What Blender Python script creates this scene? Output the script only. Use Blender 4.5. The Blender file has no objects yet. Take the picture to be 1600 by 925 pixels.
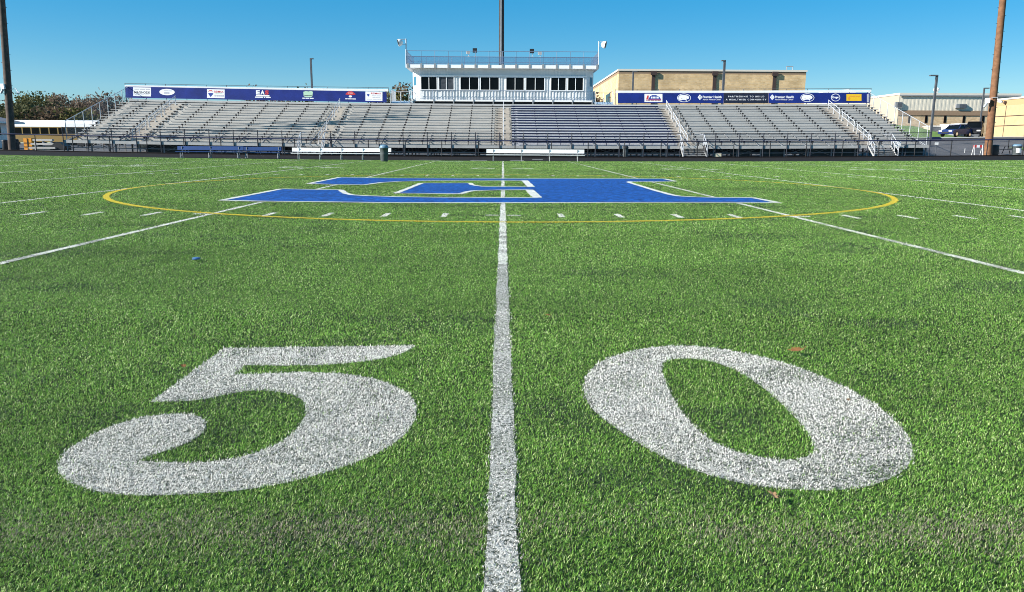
import bpy, math, random
import numpy as np
from mathutils import Vector, Matrix

R = math.radians
SC = bpy.context.scene
COL = SC.collection
rnd = random.Random(7)
rng = np.random.default_rng(11)

# ------------------------------------------------------------------ camera
H = 1.08
def _u(v):
    v = np.array(v, float); return v / np.linalg.norm(v)
EY = _u((-14.0, -235.1, 1200.0))
_w = np.array((986.0, -229.9, 1200.0)); EX = _u(_w - EY * _w.dot(EY))
EZ = np.cross(EX, EY)
cd = bpy.data.cameras.new('camera'); cam = bpy.data.objects.new('camera', cd); COL.objects.link(cam)
cd.sensor_fit = 'HORIZONTAL'; cd.sensor_width = 36; cd.lens = 27.0
cd.clip_start = 0.05; cd.clip_end = 5000
cam.matrix_world = Matrix(((EX[0], -EX[1], -EX[2], 0), (EY[0], -EY[1], -EY[2], 0), (EZ[0], -EZ[1], -EZ[2], H), (0, 0, 0, 1)))
SC.camera = cam

# ------------------------------------------------------------------ light
SUN_AZ, SUN_EL = 18.5, 28.5        # degrees from the left axis towards the camera's back; elevation
sx, sy = -math.cos(R(SUN_AZ)) * math.cos(R(SUN_EL)), -math.sin(R(SUN_AZ)) * math.cos(R(SUN_EL))
sd = Vector((sx, sy, math.sin(R(SUN_EL))))
ld = bpy.data.lights.new('sun', 'SUN'); sun = bpy.data.objects.new('sun', ld); COL.objects.link(sun)
ld.energy = 5.0; ld.angle = R(0.5); ld.color = (1.0, 0.95, 0.87)
sun.rotation_euler = (-sd).to_track_quat('-Z', 'Y').to_euler()
W = bpy.data.worlds.new('World'); SC.world = W; W.use_nodes = True
nt = W.node_tree; bg = nt.nodes['Background']
sky = nt.nodes.new('ShaderNodeTexSky'); sky.sky_type = 'NISHITA'; sky.sun_disc = False
sky.sun_elevation = R(SUN_EL); sky.sun_rotation = math.atan2(sx, sy)
sky.altitude = 200; sky.air_density = 1.0; sky.dust_density = 0.0; sky.ozone_density = 2.5
hs = nt.nodes.new('ShaderNodeHueSaturation'); hs.inputs['Saturation'].default_value = 1.72; hs.inputs['Hue'].default_value = 0.504
mxs = nt.nodes.new('ShaderNodeMix'); mxs.data_type = 'RGBA'; mxs.inputs[0].default_value = 0.48; mxs.inputs[7].default_value = (0.66, 3.15, 5.4, 1)
nt.links.new(sky.outputs[0], hs.inputs['Color']); nt.links.new(hs.outputs[0], mxs.inputs[6]); nt.links.new(mxs.outputs[2], bg.inputs['Color'])
bg.inputs['Strength'].default_value = 0.066
SC.view_settings.view_transform = 'Standard'; SC.view_settings.look = 'None'
SC.view_settings.exposure = 1.05; SC.view_settings.gamma = 1.0; SC.view_settings.use_curve_mapping = False
SC.render.engine = 'CYCLES'
SC.cycles.pixel_filter_type = 'BLACKMAN_HARRIS'; SC.cycles.filter_width = 0.95
SC.cycles.max_bounces = 6; SC.cycles.diffuse_bounces = 3; SC.cycles.transparent_max_bounces = 12

# ------------------------------------------------------------------ terrain and photo geometry
def sm(a, b, t):
    t = np.clip((np.asarray(t, float) - a) / (b - a), 0, 1); return t * t * (3 - 2 * t)
def gz(x, y):
    x = np.asarray(x, float); y = np.asarray(y, float)
    k = np.where(x < 0, 2.0e-4, 1.75e-4)
    z = sm(12, 56, y) * k * np.minimum(np.abs(x), 60) ** 2 + 0.13 * sm(55.9, 65, y)
    z = z + sm(70, 98, y) * 1.75 * sm(37.5, 44, x)
    return z
def gzf(x, y): return float(gz(x, y))
def ray(px, py):
    c = np.array((px - 800.0, py - 462.5, 1200.0))
    return np.array((c.dot(EX), c.dot(EY), c.dot(EZ)))
def at(px, py, Y):
    d = ray(px, py); t = Y / d[1]; return (d[0] * t, Y, H + d[2] * t)
def ground(px, py):
    d = ray(px, py); z = 0.0
    for _ in range(30):
        t = (z - H) / d[2]; z = float(gz(d[0] * t, d[1] * t))
    return (d[0] * t, d[1] * t)

# ------------------------------------------------------------------ materials
def mat(name, col, rough=0.6, metal=0.0, noise=0.0, scale=8.0, spec=0.4, bump=0.0, bscale=None, coat=0.0):
    m = bpy.data.materials.new(name); m.use_nodes = True
    n = m.node_tree.nodes; L = m.node_tree.links; b = n['Principled BSDF']
    b.inputs['Base Color'].default_value = (*col, 1); b.inputs['Roughness'].default_value = rough
    b.inputs['Metallic'].default_value = metal; b.inputs['Specular IOR Level'].default_value = spec
    b.inputs['Coat Weight'].default_value = coat
    if noise or bump:
        g = n.new('ShaderNodeTexCoord')
        t = n.new('ShaderNodeTexNoise'); t.inputs['Scale'].default_value = scale; t.inputs['Detail'].default_value = 5
        L.new(g.outputs['Object'], t.inputs['Vector'])
        if noise:
            r = n.new('ShaderNodeValToRGB')
            r.color_ramp.elements[0].position = 0.3; r.color_ramp.elements[1].position = 0.7
            r.color_ramp.elements[0].color = (*[c * (1 - noise) for c in col], 1)
            r.color_ramp.elements[1].color = (*[min(1, c * (1 + noise)) for c in col], 1)
            L.new(t.outputs['Fac'], r.inputs['Fac']); L.new(r.outputs['Color'], b.inputs['Base Color'])
        if bump:
            bp = n.new('ShaderNodeBump'); bp.inputs['Strength'].default_value = bump
            if bscale:
                t = n.new('ShaderNodeTexNoise'); t.inputs['Scale'].default_value = bscale; L.new(g.outputs['Object'], t.inputs['Vector'])
            L.new(t.outputs['Fac'], bp.inputs['Height']); L.new(bp.outputs[0], b.inputs['Normal'])
    return m
def brick_mat(name, c1, c2, mortar, sc=1.0):
    m = mat(name, c1, 0.85, spec=0.2)
    n = m.node_tree.nodes; L = m.node_tree.links; b = n['Principled BSDF']
    g = n.new('ShaderNodeNewGeometry'); s = n.new('ShaderNodeSeparateXYZ'); L.new(g.outputs['Position'], s.inputs[0])
    a = n.new('ShaderNodeMath'); a.operation = 'ADD'; L.new(s.outputs[0], a.inputs[0]); L.new(s.outputs[1], a.inputs[1])
    c = n.new('ShaderNodeCombineXYZ'); L.new(a.outputs[0], c.inputs[0]); L.new(s.outputs[2], c.inputs[1])
    t = n.new('ShaderNodeTexBrick'); L.new(c.outputs[0], t.inputs['Vector'])
    t.inputs['Color1'].default_value = (*c1, 1); t.inputs['Color2'].default_value = (*c2, 1); t.inputs['Mortar'].default_value = (*mortar, 1)
    t.inputs['Scale'].default_value = sc; t.inputs['Mortar Size'].default_value = 0.018
    t.inputs['Brick Width'].default_value = 0.42; t.inputs['Row Height'].default_value = 0.21
    nz = n.new('ShaderNodeTexNoise'); nz.inputs['Scale'].default_value = 0.7; nz.inputs['Detail'].default_value = 6
    L.new(g.outputs['Position'], nz.inputs['Vector'])
    mr = n.new('ShaderNodeMapRange'); mr.inputs[1].default_value = 0.3; mr.inputs[2].default_value = 0.7; mr.inputs[3].default_value = 0.8; mr.inputs[4].default_value = 1.2
    L.new(nz.outputs['Fac'], mr.inputs[0])
    mx = n.new('ShaderNodeMix'); mx.data_type = 'RGBA'; mx.blend_type = 'MULTIPLY'; mx.inputs[0].default_value = 1
    L.new(t.outputs['Color'], mx.inputs[6]); L.new(mr.outputs[0], mx.inputs[7]); L.new(mx.outputs[2], b.inputs['Base Color'])
    bp = n.new('ShaderNodeBump'); bp.inputs['Strength'].default_value = 0.5; bp.inputs['Distance'].default_value = 0.03
    L.new(t.outputs['Color'], bp.inputs['Height']); L.new(bp.outputs[0], b.inputs['Normal'])
    return m
def attr_mat(name, rough=0.55, spec=0.25, transl=0.0, coat=None):
    m = bpy.data.materials.new(name); m.use_nodes = True
    n = m.node_tree.nodes; L = m.node_tree.links; b = n['Principled BSDF']
    a = n.new('ShaderNodeAttribute'); a.attribute_name = 'tint'
    L.new(a.outputs['Color'], b.inputs['Base Color'])
    b.inputs['Roughness'].default_value = rough; b.inputs['Specular IOR Level'].default_value = spec
    if transl:
        t = n.new('ShaderNodeBsdfTranslucent'); L.new(a.outputs['Color'], t.inputs['Color'])
        mx = n.new('ShaderNodeMixShader'); mx.inputs[0].default_value = transl
        L.new(b.outputs[0], mx.inputs[1]); L.new(t.outputs[0], mx.inputs[2]); L.new(mx.outputs[0], n['Material Output'].inputs['Surface'])
    return m
def speckle_mat(name, ca, cb, cc, fine=55.0, coarse=0.35, lo=0.40, hi=0.62, mid=0.0):
    """painted or plain pile: fine flecks between two tints, broad patches toward a third"""
    m = mat(name, ca, 0.8, spec=0.15)
    n = m.node_tree.nodes; L = m.node_tree.links; b = n['Principled BSDF']
    g = n.new('ShaderNodeNewGeometry')
    t = n.new('ShaderNodeTexNoise'); t.inputs['Scale'].default_value = fine; t.inputs['Detail'].default_value = 3; t.inputs['Roughness'].default_value = 0.7
    L.new(g.outputs['Position'], t.inputs['Vector'])
    r = n.new('ShaderNodeValToRGB'); r.color_ramp.elements[0].position = lo; r.color_ramp.elements[1].position = hi
    r.color_ramp.elements[0].color = (*ca, 1); r.color_ramp.elements[1].color = (*cb, 1)
    L.new(t.outputs['Fac'], r.inputs['Fac'])
    t2 = n.new('ShaderNodeTexNoise'); t2.inputs['Scale'].default_value = coarse; t2.inputs['Detail'].default_value = 6; t2.inputs['Roughness'].default_value = 0.65
    mp = n.new('ShaderNodeMapping'); mp.inputs['Scale'].default_value = (0.45, 1.6, 1)
    L.new(g.outputs['Position'], mp.inputs['Vector']); L.new(mp.outputs[0], t2.inputs['Vector'])
    mr = n.new('ShaderNodeMapRange'); mr.inputs[1].default_value = 0.42; mr.inputs[2].default_value = 0.75; mr.inputs[4].default_value = 0.75
    L.new(t2.outputs['Fac'], mr.inputs[0])
    mx = n.new('ShaderNodeMix'); mx.data_type = 'RGBA'; L.new(mr.outputs[0], mx.inputs[0])
    L.new(r.outputs[0], mx.inputs[6]); mx.inputs[7].default_value = (*cc, 1)
    L.new(mx.outputs[2], b.inputs['Base Color'])
    if mid:
        t3 = n.new('ShaderNodeTexNoise'); t3.inputs['Scale'].default_value = mid; t3.inputs['Detail'].default_value = 4
        m3 = n.new('ShaderNodeMapping'); m3.inputs['Scale'].default_value = (1.0, 0.35, 1); L.new(g.outputs['Position'], m3.inputs['Vector']); L.new(m3.outputs[0], t3.inputs['Vector'])
        r3 = n.new('ShaderNodeMapRange'); r3.inputs[1].default_value = 0.32; r3.inputs[2].default_value = 0.68; r3.inputs[3].default_value = 0.62; r3.inputs[4].default_value = 1.25; L.new(t3.outputs['Fac'], r3.inputs[0])
        x3 = n.new('ShaderNodeMix'); x3.data_type = 'RGBA'; x3.blend_type = 'MULTIPLY'; x3.inputs[0].default_value = 1; L.new(mx.outputs[2], x3.inputs[6]); L.new(r3.outputs[0], x3.inputs[7]); L.new(x3.outputs[2], b.inputs['Base Color'])
    bp = n.new('ShaderNodeBump'); bp.inputs['Strength'].default_value = 0.7; bp.inputs['Distance'].default_value = 0.03
    L.new(t.outputs['Fac'], bp.inputs['Height']); L.new(bp.outputs[0], b.inputs['Normal'])
    return m
def mesh_mat(name, col, pitch=0.05, wire=0.10):
    m = mat(name, col, 0.5, 0.3)
    n = m.node_tree.nodes; L = m.node_tree.links; b = n['Principled BSDF']
    g = n.new('ShaderNodeTexCoord'); s = n.new('ShaderNodeSeparateXYZ'); L.new(g.outputs['Object'], s.inputs[0])
    ah = n.new('ShaderNodeMath'); ah.operation = 'ADD'; L.new(s.outputs[0], ah.inputs[0]); L.new(s.outputs[1], ah.inputs[1])
    outs = []
    for op in ('ADD', 'SUBTRACT'):
        a = n.new('ShaderNodeMath'); a.operation = op; L.new(ah.outputs[0], a.inputs[0]); L.new(s.outputs[2], a.inputs[1])
        d = n.new('ShaderNodeMath'); d.operation = 'DIVIDE'; d.inputs[1].default_value = pitch * 1.414; L.new(a.outputs[0], d.inputs[0])
        f = n.new('ShaderNodeMath'); f.operation = 'FRACT'; L.new(d.outputs[0], f.inputs[0])
        c = n.new('ShaderNodeMath'); c.operation = 'LESS_THAN'; c.inputs[1].default_value = wire; L.new(f.outputs[0], c.inputs[0])
        outs.append(c)
    mx = n.new('ShaderNodeMath'); mx.operation = 'MAXIMUM'; L.new(outs[0].outputs[0], mx.inputs[0]); L.new(outs[1].outputs[0], mx.inputs[1])
    L.new(mx.outputs[0], b.inputs['Alpha'])
    return m

M = {}
M['alu_l'] = mat('sunlit_aluminium_plank', (0.45, 0.435, 0.41), 0.5, 0.05, 0.08, 1.3)  # lighter plank copy: the left sections' sun is put into the colour
M['alu_lr'] = mat('sunlit_aluminium_riser', (0.48, 0.465, 0.435), 0.5, 0.05, 0.10, 1.1)  # riser copy lightened the same way, sun brightness in its colour
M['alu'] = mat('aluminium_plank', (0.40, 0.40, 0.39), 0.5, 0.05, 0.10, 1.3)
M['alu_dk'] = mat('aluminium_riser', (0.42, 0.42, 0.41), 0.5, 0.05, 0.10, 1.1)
M['alu_cool'] = mat('aluminium_plank_cool', (0.56, 0.57, 0.60), 0.42, 0.25, 0.10, 1.3)
M['navy'] = mat('navy_paint', (0.007, 0.012, 0.05), 0.45)
M['navy_riser'] = mat('cool_riser', (0.42, 0.435, 0.48), 0.5, noise=0.12, scale=2)
M['bracket'] = mat('black_bracket_and_gap', (0.012, 0.012, 0.016), 0.6)
M['galv'] = mat('galvanised_steel', (0.48, 0.50, 0.52), 0.4, 0.35, 0.1, 3)
M['rail'] = mat('grey_blue_rail', (0.15, 0.21, 0.30), 0.45, 0.2)
M['galv_w'] = mat('pale_galvanised_rail', (0.48, 0.50, 0.53), 0.4, 0.2, 0.08, 3)
M['frame'] = mat('grey_understructure_steel', (0.20, 0.21, 0.225), 0.55, 0.2, 0.2, 3)
M['rail_dk'] = mat('near_black_railing', (0.022, 0.026, 0.038), 0.5)
M['steel_dk'] = mat('weathered_steel', (0.09, 0.10, 0.115), 0.55, 0.2, 0.2, 3)
M['tan'] = mat('aisle_tread', (0.42, 0.38, 0.33), 0.7, noise=0.12, scale=2)
M['black'] = mat('black_paint', (0.012, 0.013, 0.016), 0.5)
M['rubber'] = mat('black_plastic', (0.02, 0.02, 0.022), 0.45, noise=0.2)
M['white'] = mat('white_paint', (0.80, 0.80, 0.79), 0.5, noise=0.04, scale=1)
M['whiter'] = mat('white_siding', (0.66, 0.67, 0.67), 0.45, noise=0.04, scale=0.8)
M['glass'] = mat('dark_glass', (0.004, 0.005, 0.006), 0.12, spec=0.12, noise=0.5, scale=0.7)
M['blueglass'] = mat('blue_tint_glass', (0.05, 0.16, 0.24), 0.1)
M['banner'] = mat('royal_blue_vinyl', (0.006, 0.020, 0.17), 0.5, noise=0.25, scale=0.9, bump=0.25, bscale=0.8)
M['banner_dk'] = mat('black_vinyl', (0.010, 0.014, 0.035), 0.5, noise=0.15, scale=0.9, bump=0.25, bscale=0.8)
M['ink_w'] = mat('white_ink', (0.80, 0.81, 0.83), 0.6)
M['ink_r'] = mat('red_ink', (0.55, 0.04, 0.04), 0.6)
M['ink_b'] = mat('blue_ink', (0.02, 0.05, 0.28), 0.6)
M['ink_k'] = mat('black_ink', (0.03, 0.03, 0.04), 0.6)
M['ink_g'] = mat('pale_green_ink', (0.42, 0.62, 0.45), 0.6)
M['ink_y'] = mat('yellow_ink', (0.75, 0.46, 0.02), 0.6)
M['ink_o'] = mat('orange_ink', (0.70, 0.25, 0.04), 0.6)
M['ink_grey'] = mat('grey_ink', (0.45, 0.45, 0.5), 0.6)
M['wood'] = mat('weathered_pole_wood', (0.085, 0.062, 0.05), 0.85, noise=0.35, scale=3.0, bump=0.5, bscale=10)
M['wood_r'] = mat('reddish_pole_wood', (0.175, 0.085, 0.042), 0.85, noise=0.35, scale=3.0, bump=0.5, bscale=10)
M['wood_k'] = mat('creosote_pole_wood', (0.035, 0.030, 0.030), 0.8, noise=0.35, scale=3)
M['track'] = mat('black_track', (0.010, 0.0082, 0.008), 0.95, spec=0.15, noise=0.25, scale=1.2, bump=0.3, bscale=60)
M['asphalt'] = mat('asphalt', (0.085, 0.083, 0.088), 0.9, noise=0.22, scale=0.5, bump=0.3, bscale=40)
M['concrete'] = mat('concrete', (0.42, 0.41, 0.38), 0.85, noise=0.15, scale=1.5)
M['grass'] = mat('lawn', (0.10, 0.17, 0.03), 0.9, noise=0.35, scale=1.2)
M['benchblue'] = mat('bench_blue_paint', (0.010, 0.045, 0.17), 0.45, noise=0.1, scale=3)
M['benchwhite'] = mat('bench_bright_aluminium', (0.80, 0.80, 0.80), 0.38, 0.1, 0.05, 3)
M['bin'] = mat('grey_bin_plastic', (0.085, 0.10, 0.105), 0.5, noise=0.12, scale=6)
M['binblue'] = mat('blue_grey_lid', (0.13, 0.22, 0.30), 0.45, noise=0.1, scale=6)
M['brick'] = brick_mat('tan_brick', (0.64, 0.46, 0.25), (0.50, 0.35, 0.18), (0.54, 0.43, 0.28))
M['brick2'] = brick_mat('buff_brick', (0.62, 0.46, 0.28), (0.48, 0.34, 0.19), (0.52, 0.42, 0.30))
M['block'] = mat('cream_block', (0.47, 0.345, 0.19), 0.85, noise=0.07, scale=1.5)
M['band'] = mat('brown_parapet_band', (0.27, 0.185, 0.12), 0.8, noise=0.08)
M['cap'] = mat('pale_coping', (0.62, 0.58, 0.50), 0.6)
M['brown'] = mat('dark_brown_metal', (0.055, 0.035, 0.03), 0.5)
M['siding'] = mat('tan_metal_siding', (0.66, 0.61, 0.50), 0.5, 0.05, 0.05, 1)
M['gable'] = mat('cream_gable', (0.46, 0.39, 0.29), 0.6, noise=0.05)
M['roofgrey'] = mat('grey_shingle', (0.17, 0.17, 0.19), 0.9, noise=0.2, scale=3)
M['busyellow'] = mat('bus_yellow', (0.27, 0.175, 0.05), 0.5)
M['carblue'] = mat('car_blue', (0.018, 0.034, 0.12), 0.4, 0.1, spec=0.2, coat=0.15)
M['carblack'] = mat('car_black', (0.008, 0.009, 0.014), 0.45, 0.0, spec=0.15, coat=0.1)
M['chrome'] = mat('chrome', (0.7, 0.7, 0.72), 0.2, 0.9)
M['lampred'] = mat('red_lamp', (0.45, 0.02, 0.02), 0.3)
M['lampclear'] = mat('clear_lamp', (0.75, 0.75, 0.72), 0.2)
M['screen'] = mat('dark_green_windscreen', (0.018, 0.035, 0.036), 0.8, noise=0.3, scale=1)
M['linkn'] = mesh_mat('navy_chain_link', (0.03, 0.035, 0.05), 0.05, 0.035)
M['linkb'] = mesh_mat('blue_grey_mesh', (0.08, 0.16, 0.30), 0.05, 0.26)
M['linkg'] = mesh_mat('grey_chain_link', (0.30, 0.34, 0.38), 0.05, 0.07)
M['acgrey'] = mat('ac_grey', (0.30, 0.31, 0.32), 0.5, 0.3, 0.1, 2)
M['leaf'] = mat('dry_leaf', (0.26, 0.115, 0.035), 0.75, noise=0.3, scale=40)
M['leaf2'] = mat('pale_dry_leaf', (0.30, 0.18, 0.09), 0.75, noise=0.3, scale=40)
M['bark'] = mat('bark', (0.10, 0.075, 0.055), 0.9, noise=0.3, scale=4)
M['cord'] = mat('twig_bark', (0.13, 0.095, 0.075), 0.9)
M['capblue'] = mat('blue_plastic', (0.05, 0.14, 0.34), 0.35)
M['cream'] = mat('cream_tarp', (0.62, 0.57, 0.42), 0.7, noise=0.1, scale=3)

# ------------------------------------------------------------------ mesh builder
class MB:
    def __init__(s): s.v = []; s.f = []; s.m = []; s.s = []
    def add(s, vs, fs, m=0, smooth=False):
        o = len(s.v); s.v += [tuple(map(float, p)) for p in vs]
        for f in fs: s.f.append(tuple(i + o for i in f)); s.m.append(m); s.s.append(smooth)
    def box(s, x0, x1, y0, y1, z0, z1, m=0, step=None):
        n = 1 if not step else max(1, int(math.ceil((x1 - x0) / step)))
        vs = []
        for i in range(n + 1):
            x = x0 + (x1 - x0) * i / n
            vs += [(x, y0, z0), (x, y1, z0), (x, y1, z1), (x, y0, z1)]
        fs = [(0, 3, 2, 1)]
        for i in range(n):
            a = 4 * i; b = a + 4
            fs += [(a, b, b + 3, a + 3), (a + 3, b + 3, b + 2, a + 2), (a + 2, b + 2, b + 1, a + 1), (a + 1, b + 1, b, a)]
        e = 4 * n; fs.append((e, e + 1, e + 2, e + 3))
        s.add(vs, fs, m); return s
    def obox(s, c, size, rz=0, m=0, rx=0, ry=0):
        mtx = Matrix.Translation(c) @ Matrix.Rotation(rz, 4, 'Z') @ Matrix.Rotation(ry, 4, 'Y') @ Matrix.Rotation(rx, 4, 'X')
        a, b, d = size[0] / 2, size[1] / 2, size[2] / 2
        vs = [mtx @ Vector(p) for p in ((-a, -b, -d), (a, -b, -d), (a, b, -d), (-a, b, -d), (-a, -b, d), (a, -b, d), (a, b, d), (-a, b, d))]
        s.add(vs, [(0, 3, 2, 1), (4, 5, 6, 7), (0, 1, 5, 4), (1, 2, 6, 5), (2, 3, 7, 6), (3, 0, 4, 7)], m); return s
    def tube(s, p, q, r, n=6, m=0, r2=None, seg=1, cap=True):
        p, q = Vector(p), Vector(q); d = (q - p)
        if d.length < 1e-6: return s
        d.normalize(); a = d.orthogonal().normalized(); b = d.cross(a); r2 = r if r2 is None else r2
        vs = []
        for k in range(seg + 1):
            t = k / seg; c = p.lerp(q, t); rr = r + (r2 - r) * t
            vs += [c + (a * math.cos(2 * math.pi * i / n) + b * math.sin(2 * math.pi * i / n)) * rr for i in range(n)]
        fs = [(k * n + i, k * n + (i + 1) % n, (k + 1) * n + (i + 1) % n, (k + 1) * n + i) for k in range(seg) for i in range(n)]
        s.add(vs, fs, m, True)
        if cap:
            s.add(vs[:n], [tuple(range(n))[::-1]], m); s.add(vs[-n:], [tuple(range(n))], m)
        return s
    def lathe(s, prof, c=(0, 0, 0), n=20, m=0):
        vs = [(c[0] + r * math.cos(2 * math.pi * i / n), c[1] + r * math.sin(2 * math.pi * i / n), c[2] + z) for r, z in prof for i in range(n)]
        fs = [(k * n + i, k * n + (i + 1) % n, (k + 1) * n + (i + 1) % n, (k + 1) * n + i) for k in range(len(prof) - 1) for i in range(n)]
        s.add(vs, fs, m, True)
        if prof[0][0] > 1e-4: s.add(vs[:n], [tuple(range(n))[::-1]], m)
        if prof[-1][0] > 1e-4: s.add(vs[-n:], [tuple(range(n))], m)
        return s
    def prism(s, poly, z0, z1, m=0, axis='z'):
        n = len(poly)
        def P(u, v, w):
            return (u, v, w) if axis == 'z' else ((u, w, v) if axis == 'y' else (w, u, v))
        vs = [P(u, v, z0) for u, v in poly] + [P(u, v, z1) for u, v in poly]
        fs = [tuple(range(n))[::-1], tuple(range(n, 2 * n))] + [(i, (i + 1) % n, n + (i + 1) % n, n + i) for i in range(n)]
        s.add(vs, fs, m); return s
    def face(s, pts, m=0): s.add(pts, [tuple(range(len(pts)))], m); return s
    def build(s, name, mats, parent=None, zf=None, flip=True):
        me = bpy.data.meshes.new(name)
        v = s.v
        if zf: v = [(x, y, z + zf(x, y)) for x, y, z in v]
        me.from_pydata(v, [], s.f)
        for mm in (mats if isinstance(mats, (list, tuple)) else [mats]): me.materials.append(mm)
        me.polygons.foreach_set('material_index', s.m); me.polygons.foreach_set('use_smooth', s.s)
        if flip:
            import bmesh
            b = bmesh.new(); b.from_mesh(me); bmesh.ops.recalc_face_normals(b, faces=b.faces); b.to_mesh(me); b.free()
        me.update()
        o = bpy.data.objects.new(name, me); COL.objects.link(o)
        if parent is not None:
            o.parent = parent; o.location = -Vector(parent.get('world_base', (0, 0, 0)))
        return o
def tag(o, label=None, cat=None, group=None, kind=None):
    if label: o['label'] = label
    if cat: o['category'] = cat
    if group: o['group'] = group
    if kind: o['kind'] = kind
    return o
def thing(name, label, cat, loc=(0, 0, 0), group=None, world=True, rz=0):
    """an Empty at the base; with world=True its children's meshes are given in world coordinates"""
    o = bpy.data.objects.new(name, None); COL.objects.link(o); o.empty_display_size = 0.3
    o.location = loc; o.rotation_euler = (0, 0, rz)
    o['world_base'] = tuple(map(float, loc)) if world else (0.0, 0.0, 0.0)
    return tag(o, label, cat, group)
def kids(o): return [c for c in bpy.data.objects if c.parent == o]
def copy_thing(o, loc, rz=0, label=None):
    r = o.copy(); COL.objects.link(r); r.location = loc; r.rotation_euler = (0, 0, rz)
    if label: r['label'] = label
    def rec(src, dst):
        for ch in kids(src):
            c = ch.copy(); COL.objects.link(c); c.parent = dst; rec(ch, c)
    rec(o, r); return r
def raw_mesh(name, verts, faces_tri, mats, tint=None, idx=None):
    me = bpy.data.meshes.new(name); nv = len(verts); nf = len(faces_tri)
    me.vertices.add(nv); me.vertices.foreach_set('co', np.ascontiguousarray(verts, np.float32).ravel())
    me.loops.add(nf * 3); me.loops.foreach_set('vertex_index', np.ascontiguousarray(faces_tri, np.int32).ravel())
    me.polygons.add(nf); me.polygons.foreach_set('loop_start', np.arange(0, nf * 3, 3, dtype=np.int32))
    for mm in mats: me.materials.append(mm)
    if idx is not None: me.polygons.foreach_set('material_index', np.ascontiguousarray(idx, np.int32))
    me.update(calc_edges=True)
    if tint is not None:
        a = me.color_attributes.new('tint', 'FLOAT_COLOR', 'POINT')
        a.data.foreach_set('color', np.ascontiguousarray(np.c_[tint, np.ones(nv)], np.float32).ravel())
    o = bpy.data.objects.new(name, me); COL.objects.link(o); return o

# ------------------------------------------------------------------ ground sheets
def sheet(name, xs, ys, m, off=0.0, kind='structure'):
    xs = np.asarray(xs, float); ys = np.asarray(ys, float)
    X, Y = np.meshgrid(xs, ys); Z = gz(X, Y) + off
    v = np.c_[X.ravel(), Y.ravel(), Z.ravel()]; nx = len(xs); ny = len(ys)
    b = MB(); b.v = [tuple(p) for p in v]
    for j in range(ny - 1):
        for i in range(nx - 1):
            a = j * nx + i; b.f.append((a, a + 1, a + nx + 1, a + nx)); b.m.append(0); b.s.append(True)
    o = b.build(name, m, flip=False); tag(o, kind=kind); return o
sheet('ground', np.r_[-2500, -900, -300, -150, -100, np.arange(-70, 71, 4), np.arange(74, 120, 6), 150, 300, 900, 2500],
      np.r_[-300, -80, -20, np.arange(0, 56, 6), np.arange(56, 104, 3), 120, 160, 250, 600, 1500, 4000], M['asphalt'], -0.06)
M['turf'] = speckle_mat('turf_backing', (0.014, 0.028, 0.008), (0.13, 0.235, 0.042), (0.055, 0.105, 0.022), 42.0, 0.3, 0.38, 0.60, 6.0)
sheet('turf', np.arange(-75, 75.1, 3), np.r_[np.arange(-15, 54, 3), 55.9], M['turf'], 0.0)
sheet('running_track', np.arange(-90, 90.1, 3), np.r_[np.arange(55.92, 66, 1.0), 66.2], M['track'], -0.01)

# ------------------------------------------------------------------ painted markings (polygons on the ground)
M['paint_w'] = speckle_mat('white_painted_pile', (0.07, 0.085, 0.06), (0.84, 0.82, 0.75), (0.48, 0.50, 0.41), 75.0, 0.8, 0.33, 0.52)
M['paint_base'] = speckle_mat('painted_pile_base', (0.03, 0.04, 0.027), (0.60, 0.58, 0.53), (0.16, 0.18, 0.13), 85.0, 0.9, 0.38, 0.56)
M['paint_b'] = speckle_mat('blue_painted_pile', (0.004, 0.022, 0.085), (0.015, 0.110, 0.43), (0.007, 0.045, 0.18), 7.0, 0.7, 0.34, 0.62)
M['paint_y'] = speckle_mat('yellow_painted_pile', (0.38, 0.30, 0.02), (0.74, 0.56, 0.05), (0.46, 0.38, 0.06), 60.0, 0.8)
M['paint_t'] = speckle_mat('dark_blue_painted_pile', (0.012, 0.045, 0.06), (0.02, 0.08, 0.10), (0.02, 0.07, 0.05), 45.0, 0.8)
YD = 0.9144
Y_FAR = 44.6
def wobble(x0, y0, x1, y1, n, amp):
    """a jittered edge from one point to another"""
    dx, dy = x1 - x0, y1 - y0; L = math.hypot(dx, dy); nx, ny = -dy / L, dx / L
    return [(x0 + dx * i / n + nx * rnd.gauss(0, amp), y0 + dy * i / n + ny * rnd.gauss(0, amp)) for i in range(n + 1)]
def strip(b, x0, y0, x1, y1, w, lift=0.006, seg=None, amp=0.004):
    """a painted strip with uneven edges, following the ground"""
    L = math.hypot(x1 - x0, y1 - y0); n = seg or max(2, int(L / 0.25))
    nx, ny = -(y1 - y0) / L * w / 2, (x1 - x0) / L * w / 2
    A = wobble(x0 + nx, y0 + ny, x1 + nx, y1 + ny, n, amp); B = wobble(x0 - nx, y0 - ny, x1 - nx, y1 - ny, n, amp)
    vs = [(x, y, gzf(x, y) + lift) for x, y in A + B]
    b.add(vs, [(i, i + 1, n + 2 + i, n + 1 + i) for i in range(n)])
LINE_W = 0.088
FIB = []       # (predicate over x,y arrays, colour kind, object, material slot): pile fibres that belong to a marking
yard = {}
for i in range(-8, 9):
    b = MB(); x = i * 5 * YD
    strip(b, x, -6, x, 49.3 if i == 0 else Y_FAR, LINE_W)
    for q, f in enumerate(b.f): b.m[q] = 1 if rnd.random() > sm(2.5, 13.0, b.v[f[0]][1]) else 0       # thin worn paint where the pile itself is modelled
    yard[i] = tag(b.build('yard_line', [M['paint_w'], M['paint_base']], flip=False), kind='structure')
HASH_N = Y_FAR - 48.77 + 16.26; HASH_F = Y_FAR - 16.26
hash_b = MB(); hashes = []
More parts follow.
